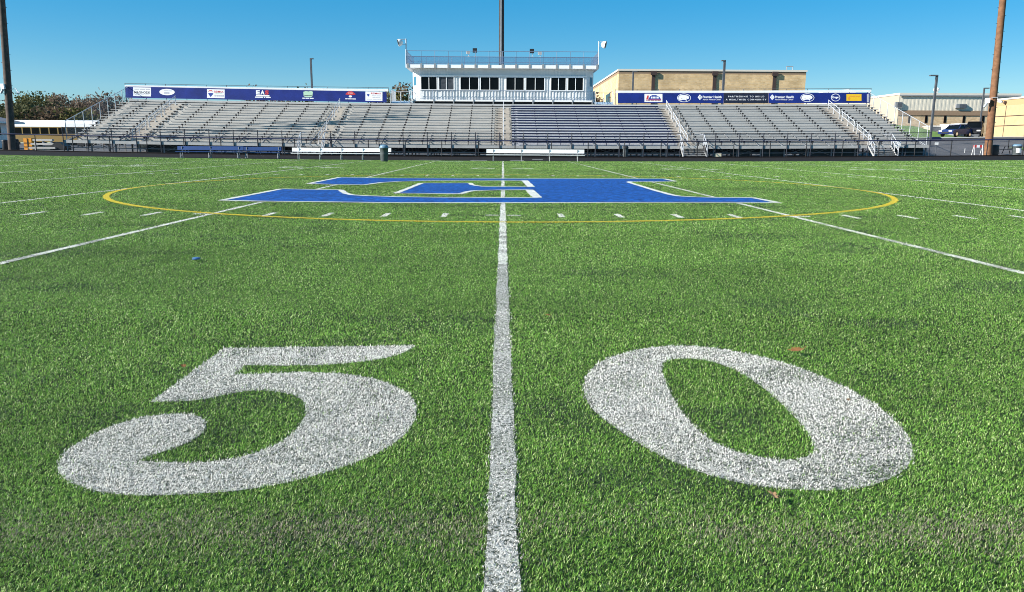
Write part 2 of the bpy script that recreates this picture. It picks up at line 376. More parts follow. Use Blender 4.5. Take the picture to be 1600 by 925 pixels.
for yy in (HASH_N, HASH_F):
    for k in range(-38, 39):
        x = k * YD
        if k % 5 == 0:
            strip(hash_b, x - 0.28, yy, x - 0.06, yy, 0.09); strip(hash_b, x + 0.06, yy, x + 0.28, yy, 0.09); hashes.append((x, yy, 0.28, 0.045))
        else:
            strip(hash_b, x, yy - 0.30, x, yy + 0.30, LINE_W); hashes.append((x, yy, LINE_W / 2, 0.30))
hash_o = tag(hash_b.build('hash_marks', M['paint_w'], flip=False), kind='structure')
b = MB(); strip(b, -31, 47.0, 32, 47.0, 0.55, 0.004, 90, 0.02)
tag(b.build('coaching_box_line', M['paint_t'], flip=False), kind='structure')
b = MB(); strip(b, -60, Y_FAR, 60, Y_FAR, 0.10, 0.006, 200, 0.01)
tag(b.build('sideline', M['paint_w'], flip=False), kind='structure')
# centre circle
CC, CR, CW = (0.0, 20.12), 9.15, 0.115
b = MB(); n = 220
vs = []
for r in (CR - CW / 2, CR + CW / 2):
    for i in range(n):
        a = 2 * math.pi * i / n; rr = r + rnd.gauss(0, 0.005)
        x, y = CC[0] + rr * math.cos(a), CC[1] + rr * math.sin(a); vs.append((x, y, gzf(x, y) + 0.010))
b.add(vs, [(i, (i + 1) % n, n + (i + 1) % n, n + i) for i in range(n)])
circle_o = tag(b.build('center_circle', M['paint_y'], flip=False), kind='structure')

def pip(px, py, poly):
    poly = np.asarray(poly); ins = np.zeros(len(px), bool); j = len(poly) - 1
    for i in range(len(poly)):
        xi, yi = poly[i]; xj, yj = poly[j]
        if yi != yj:
            c = ((yi > py) != (yj > py)) & (px < (xj - xi) * (py - yi) / (yj - yi) + xi)
            ins ^= c
        j = i
    return ins
def smooth_closed(pts, sharp=(), it=2):
    """corner-cutting, keeping the listed vertices sharp"""
    pts = [(p[0], p[1], i in sharp) for i, p in enumerate(pts)]
    for _ in range(it):
        out = []; n = len(pts)
        for i in range(n):
            p, q, s = pts[i], pts[(i + 1) % n], pts[i - 1]
            if p[2]: out.append(p)
            else:
                out.append((p[0] * .75 + s[0] * .25, p[1] * .75 + s[1] * .25, False))
                out.append((p[0] * .75 + q[0] * .25, p[1] * .75 + q[1] * .25, False))
        pts = out
    return [(p[0], p[1]) for p in pts]
def poly_sheet(name, outer, holes, m, lift):
    cu = bpy.data.curves.new('outline', 'CURVE'); cu.dimensions = '2D'; cu.fill_mode = 'BOTH'
    for pts in [outer] + holes:
        sp = cu.splines.new('POLY'); sp.points.add(len(pts) - 1); sp.use_cyclic_u = True
        for q, p in zip(sp.points, pts): q.co = (p[0], p[1], 0, 1)
    o = bpy.data.objects.new('outline', cu); COL.objects.link(o)
    me = bpy.data.meshes.new_from_object(o.evaluated_get(bpy.context.evaluated_depsgraph_get()))
    bpy.data.objects.remove(o); bpy.data.curves.remove(cu)
    vs = [(v.co.x, v.co.y, gzf(v.co.x, v.co.y) + lift) for v in me.vertices]; fs = [tuple(p.vertices) for p in me.polygons]
    bpy.data.meshes.remove(me)
    b = MB(); b.add(vs, fs); return b
S7 = 650 / 1600.0
five_px = [(740,110),(1475,100),(1440,125),(1360,150),(1250,165),(1130,175),(1000,178),(820,176),(778,212),(900,208),(1020,203),(1150,205),(1280,218),(1390,250),(1450,285),(1480,325),(1475,385),(1440,440),(1360,500),(1250,550),(1100,600),(950,635),(800,660),(620,672),(440,680),(300,672),(200,650),(130,620),(95,580),(105,540),(140,500),(200,460),(290,415),(400,380),(500,365),(600,362),(655,375),(672,405),(655,440),(600,475),(520,505),(450,525),(405,545),(500,550),(600,552),(700,548),(800,530),(890,505),(970,465),(1030,410),(1060,350),(1045,310),(990,285),(900,272),(820,275),(740,290),(650,310),(560,315),(455,318)]
zero_out = [(470,102),(560,100),(700,115),(850,145),(1000,190),(1130,245),(1250,310),(1350,385),(1410,460),(1422,520),(1400,570),(1340,610),(1250,645),(1120,660),(950,655),(800,640),(650,605),(520,560),(400,500),(300,435),(210,370),(165,320),(148,260),(165,205),(215,160),(300,130),(390,110)]
zero_in = [(455,165),(500,150),(580,150),(660,165),(740,195),(820,245),(900,310),(970,380),(1020,440),(1045,490),(1030,525),(960,540),(880,537),(800,525),(720,505),(650,470),(590,425),(545,380),(500,310),(470,250),(450,195)]
FIVE = smooth_closed([ground(50 + x * S7, 500 + y * S7) for x, y in five_px], sharp=(0, 1, 7, 8, 42, 58))
ZERO = smooth_closed([ground(850 + x * S7, 500 + y * S7) for x, y in zero_out])
ZHOLE = smooth_closed([ground(850 + x * S7, 500 + y * S7) for x, y in zero_in])
fb = poly_sheet('five', FIVE, [], M['paint_w'], 0.003); zb = poly_sheet('zero', ZERO, [ZHOLE], M['paint_w'], 0.003)
five_o = tag(fb.build('field_number', M['paint_base'], flip=False), kind='structure')
zero_o = tag(zb.build('field_number', M['paint_base'], flip=False), kind='structure')
# midfield logo
logo_px = [(346,314),(440,296),(532,297.5),(540,303),(550,305.5),(575,307),(625,308.5),(675,309.2),(780,309.75),(840,309.75),(827,297.3),(787,297.5),(740,298.75),(730,300.5),(722,303),(717.5,303.75),(619,302.6),(659,286.75),(735,286.75),(737,289.3),(745,291),(757,292.2),(830,292.75),(820,282.7),(750,282.5),(675,282.75),(625,284),(595,285.9),(575,288.7),(568,289.4),(520,288.75),(482,287.5),(531,277.6),(600,278.8),(790,279.5),(1000,279.75),(1037,280),(1055,283.75),(1022,284.3),(985,284.3),(981,285.2),(1025,298.75),(1050,305.5),(1062,307.5),(1087,308.75),(1122,309.6),(1175,309.75),(1216,317.6),(1155,317.25),(1000,317.25),(800,317.75),(600,317.6),(500,316.4),(400,315.3)]
LOGO = [ground(x, y) for x, y in logo_px]
lb = poly_sheet('logo', LOGO, [], M['paint_b'], 0.012)
logo_o = tag(lb.build('midfield_logo', M['paint_b'], flip=False), kind='structure')
b = MB(); LOGO_EDGE = []
for i in range(len(LOGO)):
    p, q = LOGO[i], LOGO[(i + 1) % len(LOGO)]
    w = 0.20 if i in (9, 22) else 0.135
    if math.hypot(q[0] - p[0], q[1] - p[1]) < 0.02: continue
    strip(b, p[0], p[1], q[0], q[1], w, 0.016, None, 0.006); LOGO_EDGE.append((p, q, w))
oe = b.build('logo_outline', M['paint_w'], logo_o, flip=False)

def text_geo(txt, bold=0.0, spacing=1.0):
    cu = bpy.data.curves.new('lettering', 'FONT'); cu.body = txt; cu.size = 1.0; cu.offset = bold; cu.space_character = spacing
    cu.align_x = 'LEFT'; cu.resolution_u = 3
    o = bpy.data.objects.new('lettering', cu); COL.objects.link(o)
    me = bpy.data.meshes.new_from_object(o.evaluated_get(bpy.context.evaluated_depsgraph_get()))
    bpy.data.objects.remove(o); bpy.data.curves.remove(cu)
    v = np.array([tuple(p.co) for p in me.vertices]); f = [tuple(p.vertices) for p in me.polygons]; bpy.data.meshes.remove(me)
    v[:, :2] -= v[:, :2].min(0); sz = v[:, :2].max(0); v[:, :2] /= sz
    return v[:, :2], f, sz[0] / sz[1]
# far numbers, read from the far sideline
YN = Y_FAR - 8 * YD
for i, txt in ((-4, '30'), (-2, '40'), (0, '50'), (2, '40'), (4, '30'), (-6, '20'), (6, '20')):
    for c, ch in enumerate(txt):
        v, f, asp = text_geo(ch, 0.02)
        x0 = i * 5 * YD + (0.36 if c == 0 else -0.36 - 1.22); b = MB()
        vs = [(x0 + 1.22 * (1 - u), YN + 0.915 - 1.83 * w, 0) for u, w in v]
        b.add([(x, y, gzf(x, y) + 0.006) for x, y, _ in vs], f)
        tag(b.build('field_number', M['paint_w']), kind='structure')
b = MB()
for px, py, w in ((672, 248.5, 1.6), (700, 252.3, 1.3), (748, 248.4, 1.2), (808, 249.5, 1.0), (716, 252.4, 0.7), (840, 247.6, 0.8)):
    x, y = ground(px, py); strip(b, x - w / 2, y, x + w / 2, y, 0.28, 0.012, 4, 0.01)
tag(b.build('track_marks', M['white'], flip=False), kind='structure')

# ------------------------------------------------------------------ pile fibres
def value_noise(x, y, s, seed):
    r = np.random.default_rng(seed); G = r.random((256, 256)); u = x * s + 97.3; v = y * s + 41.7
    i = np.floor(u).astype(int); j = np.floor(v).astype(int); fu = u - i; fv = v - j
    fu = fu * fu * (3 - 2 * fu); fv = fv * fv * (3 - 2 * fv)
    g = lambda a, b_: G[a & 255, b_ & 255]
    return (g(i, j) * (1 - fu) + g(i + 1, j) * fu) * (1 - fv) + (g(i, j + 1) * (1 - fu) + g(i + 1, j + 1) * fu) * fv
def fbm(x, y, s, seed, oct=4):
    t = 0; a = 0.5
    for k in range(oct): t = t + a * value_noise(x, y, s * 2 ** k, seed + k); a *= 0.5
    return t / (1 - 0.5 ** oct)
RHO0, D0, PW = 44000.0, 2.4, 1.50
def rho(d): return RHO0 * np.minimum(1.0, (D0 / d) ** PW)
edges = np.concatenate([np.arange(0.9, 6, 0.25), np.arange(6, 14, 0.5), np.arange(14, 55.8, 1.0)])
PX, PY = [], []
for a, c in zip(edges[:-1], edges[1:]):
    hw = 0.69 * c + 1.5; n = int(rho((a + c) / 2) * (c - a) * 2 * hw)
    PX.append(rng.uniform(-hw, hw, n)); PY.append(rng.uniform(a, c, n))
PX = np.concatenate(PX); PY = np.concatenate(PY)
n = len(PX); print('fibres', n)
jx = PX + rng.normal(0, 0.0075, n); jy = PY + rng.normal(0, 0.0075, n)     # ragged paint edges
cls = np.zeros(n, int)          # 0 green
yi = np.round(jx / (5 * YD)).astype(int)
online = (np.abs(jx - yi * 5 * YD) < LINE_W / 2) & (np.abs(yi) <= 8)
cls[online] = 1
oh = np.zeros(n, bool)
near = (np.abs(jy - HASH_N) < 0.45) | (np.abs(jy - HASH_F) < 0.45)
for hx, hy, hw, hh in hashes:
    m_ = near & (np.abs(jx - hx) < hw) & (np.abs(jy - hy) < hh); oh |= m_
cls[oh & ~online] = 2
rc = np.hypot(jx - CC[0], jy - CC[1]); cls[(np.abs(rc - CR) < CW / 2) & ~online] = 3
inl = pip(jx, jy, LOGO); cls[inl] = 4
edge = np.zeros(n, bool); lg = (jy > 13) & (jy < 30)
for p, q, w in LOGO_EDGE:
    dx, dy = q[0] - p[0], q[1] - p[1]; L2 = dx * dx + dy * dy
    t = np.clip(((jx - p[0]) * dx + (jy - p[1]) * dy) / L2, 0, 1)
    edge |= lg & (np.hypot(jx - p[0] - t * dx, jy - p[1] - t * dy) < w / 2)
cls[edge] = 5
cls[pip(jx, jy, FIVE)] = 6
cls[pip(jx, jy, ZERO) & ~pip(jx, jy, ZHOLE)] = 7
# worn patches in the paint show some bare green fibres
wear = fbm(PX, PY, 2.6, 5)
wear_p = np.where(cls == 1, 0.17 + 0.42 * sm(0.46, 0.72, wear), 0.06 + 0.42 * sm(0.50, 0.76, wear))
for wx_, wy_, wr_, wa_ in ((565, 640, .30, .30), (500, 690, .28, .18), (1335, 735, .22, .30), (1240, 752, .30, .24), (1150, 720, .22, .20), (985, 600, .25, .18)):
    gx_, gy_ = ground(wx_, wy_); wear_p = wear_p + np.where(cls >= 6, wa_ * np.exp(-((PX - gx_) ** 2 + (PY - gy_) ** 2) / wr_ ** 2) * sm(0.30, 0.62, fbm(PX, PY, 9.0, 15)), 0)
bare = np.isin(cls, (1, 2, 6, 7)) & (rng.random(n) < wear_p)
dd = np.maximum(PY, 1.0)
wid = 0.0019 * np.maximum(1, dd / D0) ** 1.02 * rng.uniform(0.75, 1.3, n)
lng = rng.uniform(0.007, 0.015, n) * np.minimum(1.55, np.maximum(1, (dd / 3) ** 0.30))
nap = 0.55 + 1.6 * (fbm(PX, PY, 0.7, 91) - 0.5)          # the pile leans mostly one way, turning a little from place to place
az = np.where(rng.random(n) < 0.55, nap + rng.normal(0, 0.65, n), rng.uniform(0, 2 * math.pi, n)); tilt = np.clip(rng.normal(0.90, 0.38, n), 0.05, 1.45)
# colours
def ramp(c0, c1, t): return np.asarray(c0)[None] * (1 - t[:, None]) + np.asarray(c1)[None] * t[:, None]
t1 = rng.random(n)
col = ramp((0.070, 0.180, 0.022), (0.25, 0.505, 0.076), t1)
olive = rng.random(n) < 0.22; col[olive] = ramp((0.17, 0.25, 0.045), (0.32, 0.46, 0.12), t1)[olive]
dk = rng.random(n) < 0.34; col[dk] = ramp((0.008, 0.016, 0.010), (0.026, 0.055, 0.022), t1)[dk]
pale = rng.random(n) < 0.09; col[pale] = ramp((0.42, 0.55, 0.20), (0.62, 0.72, 0.36), t1)[pale]  # some blades paler, highlights put into their colour
patch = sm(0.46, 0.74, fbm(PX * 0.6, PY * 1.5, 0.55, 21)) ; col *= (1 - 0.18 * patch)[:, None]
streak = sm(0.52, 0.75, fbm(PX * 0.25, PY, 1.7, 33)); col *= (1 - 0.12 * streak)[:, None]
smudge = sm(0.60, 0.76, fbm(PX * 0.9, PY * 1.6, 1.1, 55)); sm_ = rng.random(n) < smudge * 0.34; col[sm_] = ramp((0.012, 0.020, 0.016), (0.05, 0.075, 0.05), t1)[sm_]
# a faded tan and grey seam of worn fibres near the numbers' base
seam = np.exp(-((PY - 2.02 - 0.05 * (fbm(PX, PY * 0, 0.8, 71) - .5)) / 0.12) ** 2) * sm(0.30, 0.6, fbm(PX, PY, 2.2, 77))
tan_ = (rng.random(n) < seam * 0.55); col[tan_] = ramp((0.14, 0.13, 0.085), (0.34, 0.32, 0.23), t1)[tan_]
wcol = ramp((0.70, 0.68, 0.62), (0.90, 0.88, 0.82), t1)
w_dk = rng.random(n) < 0.24; wcol[w_dk] = ramp((0.02, 0.025, 0.018), (0.14, 0.15, 0.11), t1)[w_dk]
bd = bare & (rng.random(n) < 0.75); col[bd] = ramp((0.012, 0.020, 0.012), (0.05, 0.065, 0.04), t1)[bd]
white = np.isin(cls, (1, 2, 5, 6, 7)) & ~bare; col[white] = wcol[white]
col[cls == 3] = ramp((0.46, 0.36, 0.02), (0.84, 0.63, 0.05), t1)[cls == 3]
col[cls == 4] = ramp((0.004, 0.024, 0.09), (0.016, 0.110, 0.43), t1)[cls == 4]
col[cls == 4] *= (1 - 0.35 * sm(0.45, 0.75, fbm(PX, PY * 1.4, 0.8, 61)))[cls == 4][:, None]
bk = (cls == 4) & (rng.random(n) < 0.24); col[bk] *= 0.25
bl_ = (cls == 4) & (rng.random(n) < 0.10); col[bl_] = (0.05, 0.18, 0.52)
g_in_blue = (cls == 4) & (rng.random(n) < 0.05); col[g_in_blue] = (0.05, 0.10, 0.03)
M['fibre'] = attr_mat('pile_fibre', 0.5, 0.25, 0.34)
def fibres(sel, far=False):
    x, y = PX[sel], PY[sel]; z = gz(x, y) + 0.001; w, l, a, t, c = wid[sel], lng[sel], az[sel], tilt[sel], col[sel]
    k = len(x); near_ = y < 9.0
    ca, sa = np.cos(a), np.sin(a); tw = rng.uniform(-0.9, 0.9, k)
    wx, wy = -np.sin(a + tw) * w / 2, np.cos(a + tw) * w / 2
    base = np.c_[x, y, z]; half = np.c_[wx, wy, np.zeros(k)]
    t0 = t * 0.55
    mid = base + np.c_[ca * np.sin(t0), sa * np.sin(t0), np.cos(t0)] * (l * 0.55)[:, None]
    t2 = np.minimum(t * 1.45, 1.9)
    tip = mid + np.c_[ca * np.sin(t2), sa * np.sin(t2), np.cos(t2)] * (l * 0.5)[:, None]
    if far: 
        V = np.stack([base - half, base + half, tip], 1).reshape(-1, 3); C = np.repeat(c, 3, 0)
        return V, np.arange(3 * k).reshape(-1, 3), C
    V = np.stack([base - half, base + half, mid - half * 0.9, mid + half * 0.9, tip], 1)
    sh = np.array([0.62, 0.62, 0.95, 0.95, 1.12])
    V = V.reshape(-1, 3); C = np.repeat(c, 5, 0)
    o = (np.arange(k) * 5)[:, None, None]
    T = np.array([[0, 1, 3], [0, 3, 2], [2, 3, 4]])[None] + o
    return V, T.reshape(-1, 3), C
def fibre_part(name, sel, base_mb, base_mat, parent=None):
    (V, T, C), (V2, T2, C2) = fibres(sel & (PY < 5)), fibres(sel & (PY >= 5), True)
    T = np.concatenate([T, T2 + len(V)]); V = np.concatenate([V, V2]); C = np.concatenate([C, C2])
    o = raw_mesh(name, V, T, [M['fibre']], C)
    if parent is not None: o.parent = parent
    return o
turf_f = fibre_part('grass_fibres', (cls == 0), None, None)
tag(turf_f, 'short green artificial grass blades covering the field around the painted numbers', 'grass', kind='stuff')
for k in range(-8, 9):
    s_ = (cls == 1) & (yi == k)
    if s_.sum() > 10: fibre_part('painted_fibres', s_, None, None, yard[k])
fibre_part('painted_fibres', cls == 2, None, None, hash_o)
fibre_part('painted_fibres', cls == 3, None, None, circle_o)
fibre_part('painted_fibres', cls == 4, None, None, logo_o)
fibre_part('outline_fibres', cls == 5, None, None, logo_o)
fibre_part('painted_fibres', cls == 6, None, None, five_o)
fibre_part('painted_fibres', cls == 7, None, None, zero_o)

# ------------------------------------------------------------------ grandstand
SX0, SX1 = -37.6, 37.0
AIS = (-32.6, -16.3, 0.0, 16.3, 32.6); AH = 0.8
YW, Y0R, TR, RISE, NR, DK = 67.5, 69.3, 0.69, 0.253, 15, 0.95
sz = lambda x, y: gzf(x, min(y, 67.5) if y > 67.5 else y)
def stand_z(x, y): return float(gz(min(max(x, -37.6), 37.4), 67.5)) 
stand = thing('grandstand', 'long aluminium grandstand with rows of bench seats behind the track', 'grandstand', (0, 68, 0.13))
bounds = [SX0] + [v for a in AIS for v in (a - AH, a + AH)] + [SX1]
secs = list(zip(bounds[0::2], bounds[1::2]))
for si, (x0, x1) in enumerate(secs):
    cool = si == 3
    for k in range(NR):
        yk = Y0R + TR * k; dz = DK + RISE * k; s_z = dz + 0.43
        b = MB()
        b.box(x0, x1, yk - 0.13, yk + 0.13, s_z - 0.05, s_z, 0, 3)                      # seat plank
        b.box(x0, x1, yk + 0.34, yk + 0.36, dz - 0.02, dz + RISE - 0.045, 1, 3)          # riser
        b.box(x0, x1, yk - 0.33, yk + 0.335, dz - 0.045, dz, 0, 3)                       # foot plank
        nb = max(2, int(round((x1 - x0) / 2.03)))
        for j in range(nb + 1):
            xb = x0 + 0.25 + (x1 - x0 - 0.5) * j / nb
            b.box(xb - 0.05, xb + 0.05, yk - 0.135, yk + 0.10, s_z - 0.17, s_z - 0.052, 2)
            b.box(xb - 0.025, xb + 0.025, yk - 0.03, yk + 0.03, dz + 0.002, s_z - 0.172, 2)
        if cool: b.box(x0, x1, yk - 0.10, yk - 0.08, s_z - 0.16, s_z - 0.052, 2, 3)
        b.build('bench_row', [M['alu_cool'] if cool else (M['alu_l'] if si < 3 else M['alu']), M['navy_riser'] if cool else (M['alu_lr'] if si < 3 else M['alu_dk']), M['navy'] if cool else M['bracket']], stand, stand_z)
# aisles
for a in AIS:
    b = MB()
    for k in range(NR):
        yk = Y0R + TR * k; dz = DK + RISE * k
        b.box(a - AH + 0.01, a + AH - 0.01, yk - 0.33, yk + 0.36, dz - 0.05, dz, 0)
        b.box(a - AH + 0.02, a + AH - 0.02, yk + 0.03, yk + 0.355, dz + 0.002, dz + RISE * 0.5, 0)
        b.box(a - AH + 0.02, a + AH - 0.02, yk + 0.36, yk + 0.38, dz - 0.02, dz + RISE - 0.052, 0)
        b.box(a - 0.62, a - 0.12, yk + 0.022, yk + 0.028, dz + 0.03, dz + 0.075, 1)
    b.build('aisle_steps', [M['tan'], M['brown']], stand, stand_z)
    b = MB()
    groups = ((0, 4), (5, 9), (10, 14))
    for k0, k1 in groups:
        P = []
        for k in (k0, k1):
            y = Y0R + TR * k; z = DK + RISE * k; P.append((y, z))
            b.tube((a + 0.05, y, z), (a + 0.05, y, z + 0.92), 0.035, 6)
        for hh in (0.90, 0.50):
            b.tube((a + 0.05, P[0][0] - 0.1, P[0][1] + hh - 0.03), (a + 0.05, P[1][0] + 0.1, P[1][1] + hh + 0.03), 0.03, 6)
        ym = (P[0][0] + P[1][0]) / 2; zm = (P[0][1] + P[1][1]) / 2
        b.tube((a + 0.05, ym, zm), (a + 0.05, ym, zm + 0.9), 0.03, 6)
    b.build('aisle_handrail', M['galv_w'], stand, stand_z)
# walkway, fascia
b = MB(); b.box(SX0, SX1, YW, Y0R - 0.34, DK - 0.05, DK, 0, 3); b.box(SX0, SX1, YW - 0.03, YW, DK - 0.24, DK + 0.01, 0, 3)
b.build('front_walkway', [M['alu']], stand, stand_z)
YT = Y0R + TR * NR; ZT = DK + RISE * NR
b = MB(); b.box(SX0, SX1, YT - 0.32, YT + 0.75, ZT - 0.05, ZT, 0, 3); b.box(SX0, SX1, YT - 0.36, YT - 0.325, ZT - 0.17, ZT + 0.02, 0, 3)
b.box(SX0, SX1, YT - 0.30, YT - 0.27, ZT - 0.42, ZT - 0.18, 1, 3)  # black strips stand in for the dark gaps at the top walkway
b.box(SX0, SX1, YT + 0.34, YT + 0.36, ZT - 0.04, ZT + 0.12, 1, 3)
b.box(SX0, SX1, YT + 0.28, YT + 0.33, ZT + 0.122, ZT + 0.32, 0, 3)
b.build('top_walkway', [M['alu'], M['bracket']], stand, stand_z)
# front guard rail
stair_x = (-16.3, 16.3, 32.6)
npost = 36
xs_ = [SX0 + (SX1 - SX0) * i / npost for i in range(npost + 1)]
rail_runs = [MB() for _ in range(4)]
def run_of(x): return rail_runs[sum(x > s for s in stair_x)]
for x in xs_:
    if any(abs(x - s) < 1.0 for s in stair_x): continue
    run_of(x).tube((x, YW - 0.06, 0.0), (x, YW - 0.06, DK + 1.1), 0.042, 6)
for i in range(npost):
    xa, xb = xs_[i], xs_[i + 1]
    cuts = [(xa, xb)]
    for s in stair_x:
        nc = []
        for u, v in cuts:
            if v <= s - 1.0 or u >= s + 1.0: nc.append((u, v))
            else:
                if u < s - 1.0: nc.append((u, s - 1.0))
                if v > s + 1.0: nc.append((s + 1.0, v))
        cuts = nc
    for u, v in cuts:
        for hh in (1.05, 0.55): run_of((u + v) / 2).tube((u, YW - 0.06, DK + hh), (v, YW - 0.06, DK + hh), 0.022, 6)
for s in stair_x:
    for e in (-1, 1): run_of(s + e).tube((s + e * 1.0, YW - 0.06, 0.0), (s + e * 1.0, YW - 0.06, DK + 1.05), 0.032, 6)
for r_ in rail_runs: r_.build('front_railing', M['rail_dk'], stand, stand_z)
b = MB()
for i in range(npost): b.box(xs_[i], xs_[i + 1], YW - 0.075, YW - 0.071, DK + 0.05, DK + 1.03)
b.build('railing_mesh', M['linkn'], stand, stand_z, flip=False)
# end guard rails
for x, nm in ((SX0 - 0.05, 'l'), (SX1 + 0.05, 'r')):
    b = MB(); c = MB()
    n_ = 8; y0, z0 = Y0R - 1.2, DK + 0.05; y1, z1 = YT + 0.6, ZT
    pts = [(y0 + (y1 - y0) * i / n_, z0 + (z1 - z0) * i / n_) for i in range(n_ + 1)]
    for y, z in pts: b.tube((x, y, z - 0.3), (x, y, z + 1.55), 0.035, 6)
    b.tube((x, pts[0][0], pts[0][1] + 1.55), (x, pts[-1][0], pts[-1][1] + 1.55), 0.03, 6)
    b.tube((x, pts[0][0], pts[0][1] - 0.1), (x, pts[-1][0], pts[-1][1] - 0.1), 0.03, 6)
    for (ya, za), (yb, zb_) in zip(pts[:-1], pts[1:]):
        c.face([(x, ya, za - 0.05), (x, yb, zb_ - 0.05), (x, yb, zb_ + 1.5), (x, ya, za + 1.5)])
    b.build('end_railing', M['galv'], stand, stand_z); c.build('end_railing_mesh', M['linkg'], stand, stand_z, flip=False)
# substructure
b = MB()
for i, x in enumerate(xs_):
    for y in (68.0, 71.0, 74.0, 77.0, 80.0):
        ht = DK - 0.05 if y < 69 else DK + RISE * (y - Y0R) / TR - 0.3
        b.box(x - 0.05, x + 0.05, y - 0.05, y + 0.05, 0, ht)
    b.tube((x, 68.0, DK - 0.15), (x, 80.0, ZT - 0.5), 0.05, 4)
    if i < npost:
        x2 = xs_[i + 1]
        for y in (68.0, 74.0): b.box(x, x2, y - 0.03, y + 0.03, 0.30, 0.37)
        if i % 3 != 2:
            b.tube((x, 68.05, 0.1), (x2, 68.05, DK - 0.15), 0.022, 4); b.tube((x2, 68.1, 0.1), (x, 68.1, DK - 0.15), 0.022, 4)
            b.tube((x, 71.0, 0.1), (x2, 71.0, 1.5), 0.022, 4); b.tube((x2, 74.05, 0.1), (x, 74.05, 2.4), 0.022, 4)
b.build('steel_frame', M['frame'], stand, stand_z)
for x0, x1 in ((22.6, 24.6), (26.0, 31.2), (34.2, 36.9), (-31.0, -25.5), (20.0, 21.6)):
    b = MB(); b.box(x0, x1, 68.25, 68.27, 0.05, DK - 0.22, 0, 2); b.build('windscreen_panel', M['screen'], stand, stand_z)
b = MB(); b.box(SX0 + 0.3, SX1 - 0.3, 80.1, 80.13, 0.1, 4.0, 0, 3)
b.build('back_screen', M['screen'], stand, stand_z)
# entrance stairs
for s in stair_x:
    b = MB(); ns = 5
    for k in range(ns):
        z = (k + 1) * DK / (ns + 1); y = YW - 0.10 - (ns - k) * 0.25
        b.box(s - 0.95, s + 0.95, y, y + 0.27, z - 0.045, z)
    for e in (-1, 1): b.prism([(YW - 1.45, 0), (YW - 1.2, 0), (YW - 0.1, DK - 0.15), (YW - 0.1, DK)], s + e * 0.98 - 0.02, s + e * 0.98 + 0.02, 0, 'x')
    b.build('entrance_stairs', M['alu'], stand, stand_z)
    for e in (-1, 1):
        b = MB(); x = s + e * 1.02
        for hh in (0.95, 0.5):
            b.tube((x, YW - 1.42, hh), (x, YW - 0.1, hh + DK), 0.032, 6)
        for t in (0, 0.5, 1): b.tube((x, YW - 1.42 + 1.32 * t, DK * t), (x, YW - 1.42 + 1.32 * t, DK * t + 0.95), 0.032, 6)
        b.tube((x, YW - 0.1, DK + 0.95), (x, Y0R - 0.4, DK + 0.95), 0.032, 6)
        b.build('stair_handrail', M['galv_w'], stand, stand_z)
# back rail with bright cap behind the banners
for xa, xb in ((-38.0, -11.6), (11.4, 37.4)):
    b = MB(); n_ = int((xb - xa) / 2.03)
    b.box(xa, xb, 80.16, 80.2, 6.22, 6.44, 0, 3)
    for i in range(n_ + 1):
        x = xa + (xb - xa) * i / n_
        b.tube((x, 80.24, ZT), (x, 80.24, 6.62), 0.03, 6, 1)
    for i in range(n_): b.tube((xa + (xb - xa) * i / n_, 80.24, 6.6), (xa + (xb - xa) * (i + 1) / n_, 80.24, 6.6), 0.02, 6, 1)
    b.build('back_railing', [M['white'], M['steel_dk']], stand, stand_z)

# ------------------------------------------------------------------ banners
YB = 80.05
def P2(px, py, dy=0.0): p = at(px, py, YB); return (p[0], p[1] - dy, p[2])
def lettering(parent, txt, px0, px1, py0, py1, m, bold=0.012, dy=0.012, spacing=1.0):
    v, f, asp = text_geo(txt, bold, spacing)
    b = MB(); b.add([P2(px0 + (px1 - px0) * u, py1 + (py0 - py1) * w + (px0 + (px1 - px0) * u - (px0 + px1) / 2) * SL[0], dy) for u, w in v], f)
    return b.build('lettering', m, parent)
SL = [0.0]
def fine_print(parent, px0, px1, py0, py1, m, cuts, dy=0.014):
    """a line of print too small to read: uneven word-length bars"""
    b = MB(); x = px0; tot = sum(cuts) + 0.0; gap = (px1 - px0) * 0.05; unit = (px1 - px0 - gap * (len(cuts) - 1)) / tot
    for c in cuts:
        s_ = lambda q: (q - (px0 + px1) / 2) * SL[0]
        b.face([P2(x, py0 + s_(x), dy), P2(x + c * unit, py0 + s_(x + c * unit), dy), P2(x + c * unit, py1 + s_(x + c * unit), dy), P2(x, py1 + s_(x), dy)]); x += c * unit + gap
    return b.build('fine_print', m, parent)
def blob(parent, name, pts, m, dy=0.008):
    b = MB(); b.face([P2(x, y, dy) for x, y in pts]); return b.build(name, m, parent)
def rect(x0, x1, y0, y1):
    d = SL[0] * (x1 - x0) / 2
    return [(x0, y0 - d), (x1, y0 + d), (x1, y1 + d), (x0, y1 - d)]
def oval(cx, cy, rx, ry, n=28): return [(cx + rx * math.cos(2 * math.pi * i / n), cy + ry * math.sin(2 * math.pi * i / n) + SL[0] * rx * math.cos(2 * math.pi * i / n)) for i in range(n)]
def banner(label, px0, px1, tops, bots, m):
    """vinyl sheet with slight folds between its ties"""
    p0 = at(px0, bots(px0), YB)
    t = thing('sponsor_banner', label, 'banner', p0, 'banners tied along the back railing')
    n_ = max(6, int((px1 - px0) / 6)); vs = []
    for i in range(n_ + 1):
        px = px0 + (px1 - px0) * i / n_
        for j in range(5):
            py = tops(px) + (bots(px) - tops(px)) * j / 4
            p = at(px, py, YB); vs.append((p[0], p[1] + 0.004 * math.sin(i * 2.1 + j), p[2]))
    fs = [(i * 5 + j, i * 5 + j + 1, i * 5 + j + 6, i * 5 + j + 5) for i in range(n_) for j in range(4)]
    b = MB(); b.add(vs, fs, 0, True); b.add([(x, y + 0.012, z) for x, y, z in vs], [f[::-1] for f in fs], 0, True)
    b.build('vinyl_sheet', m, t, flip=False); return t
ltop = lambda x: 135.0 + (x - 196) * (143.5 - 135.0) / 408
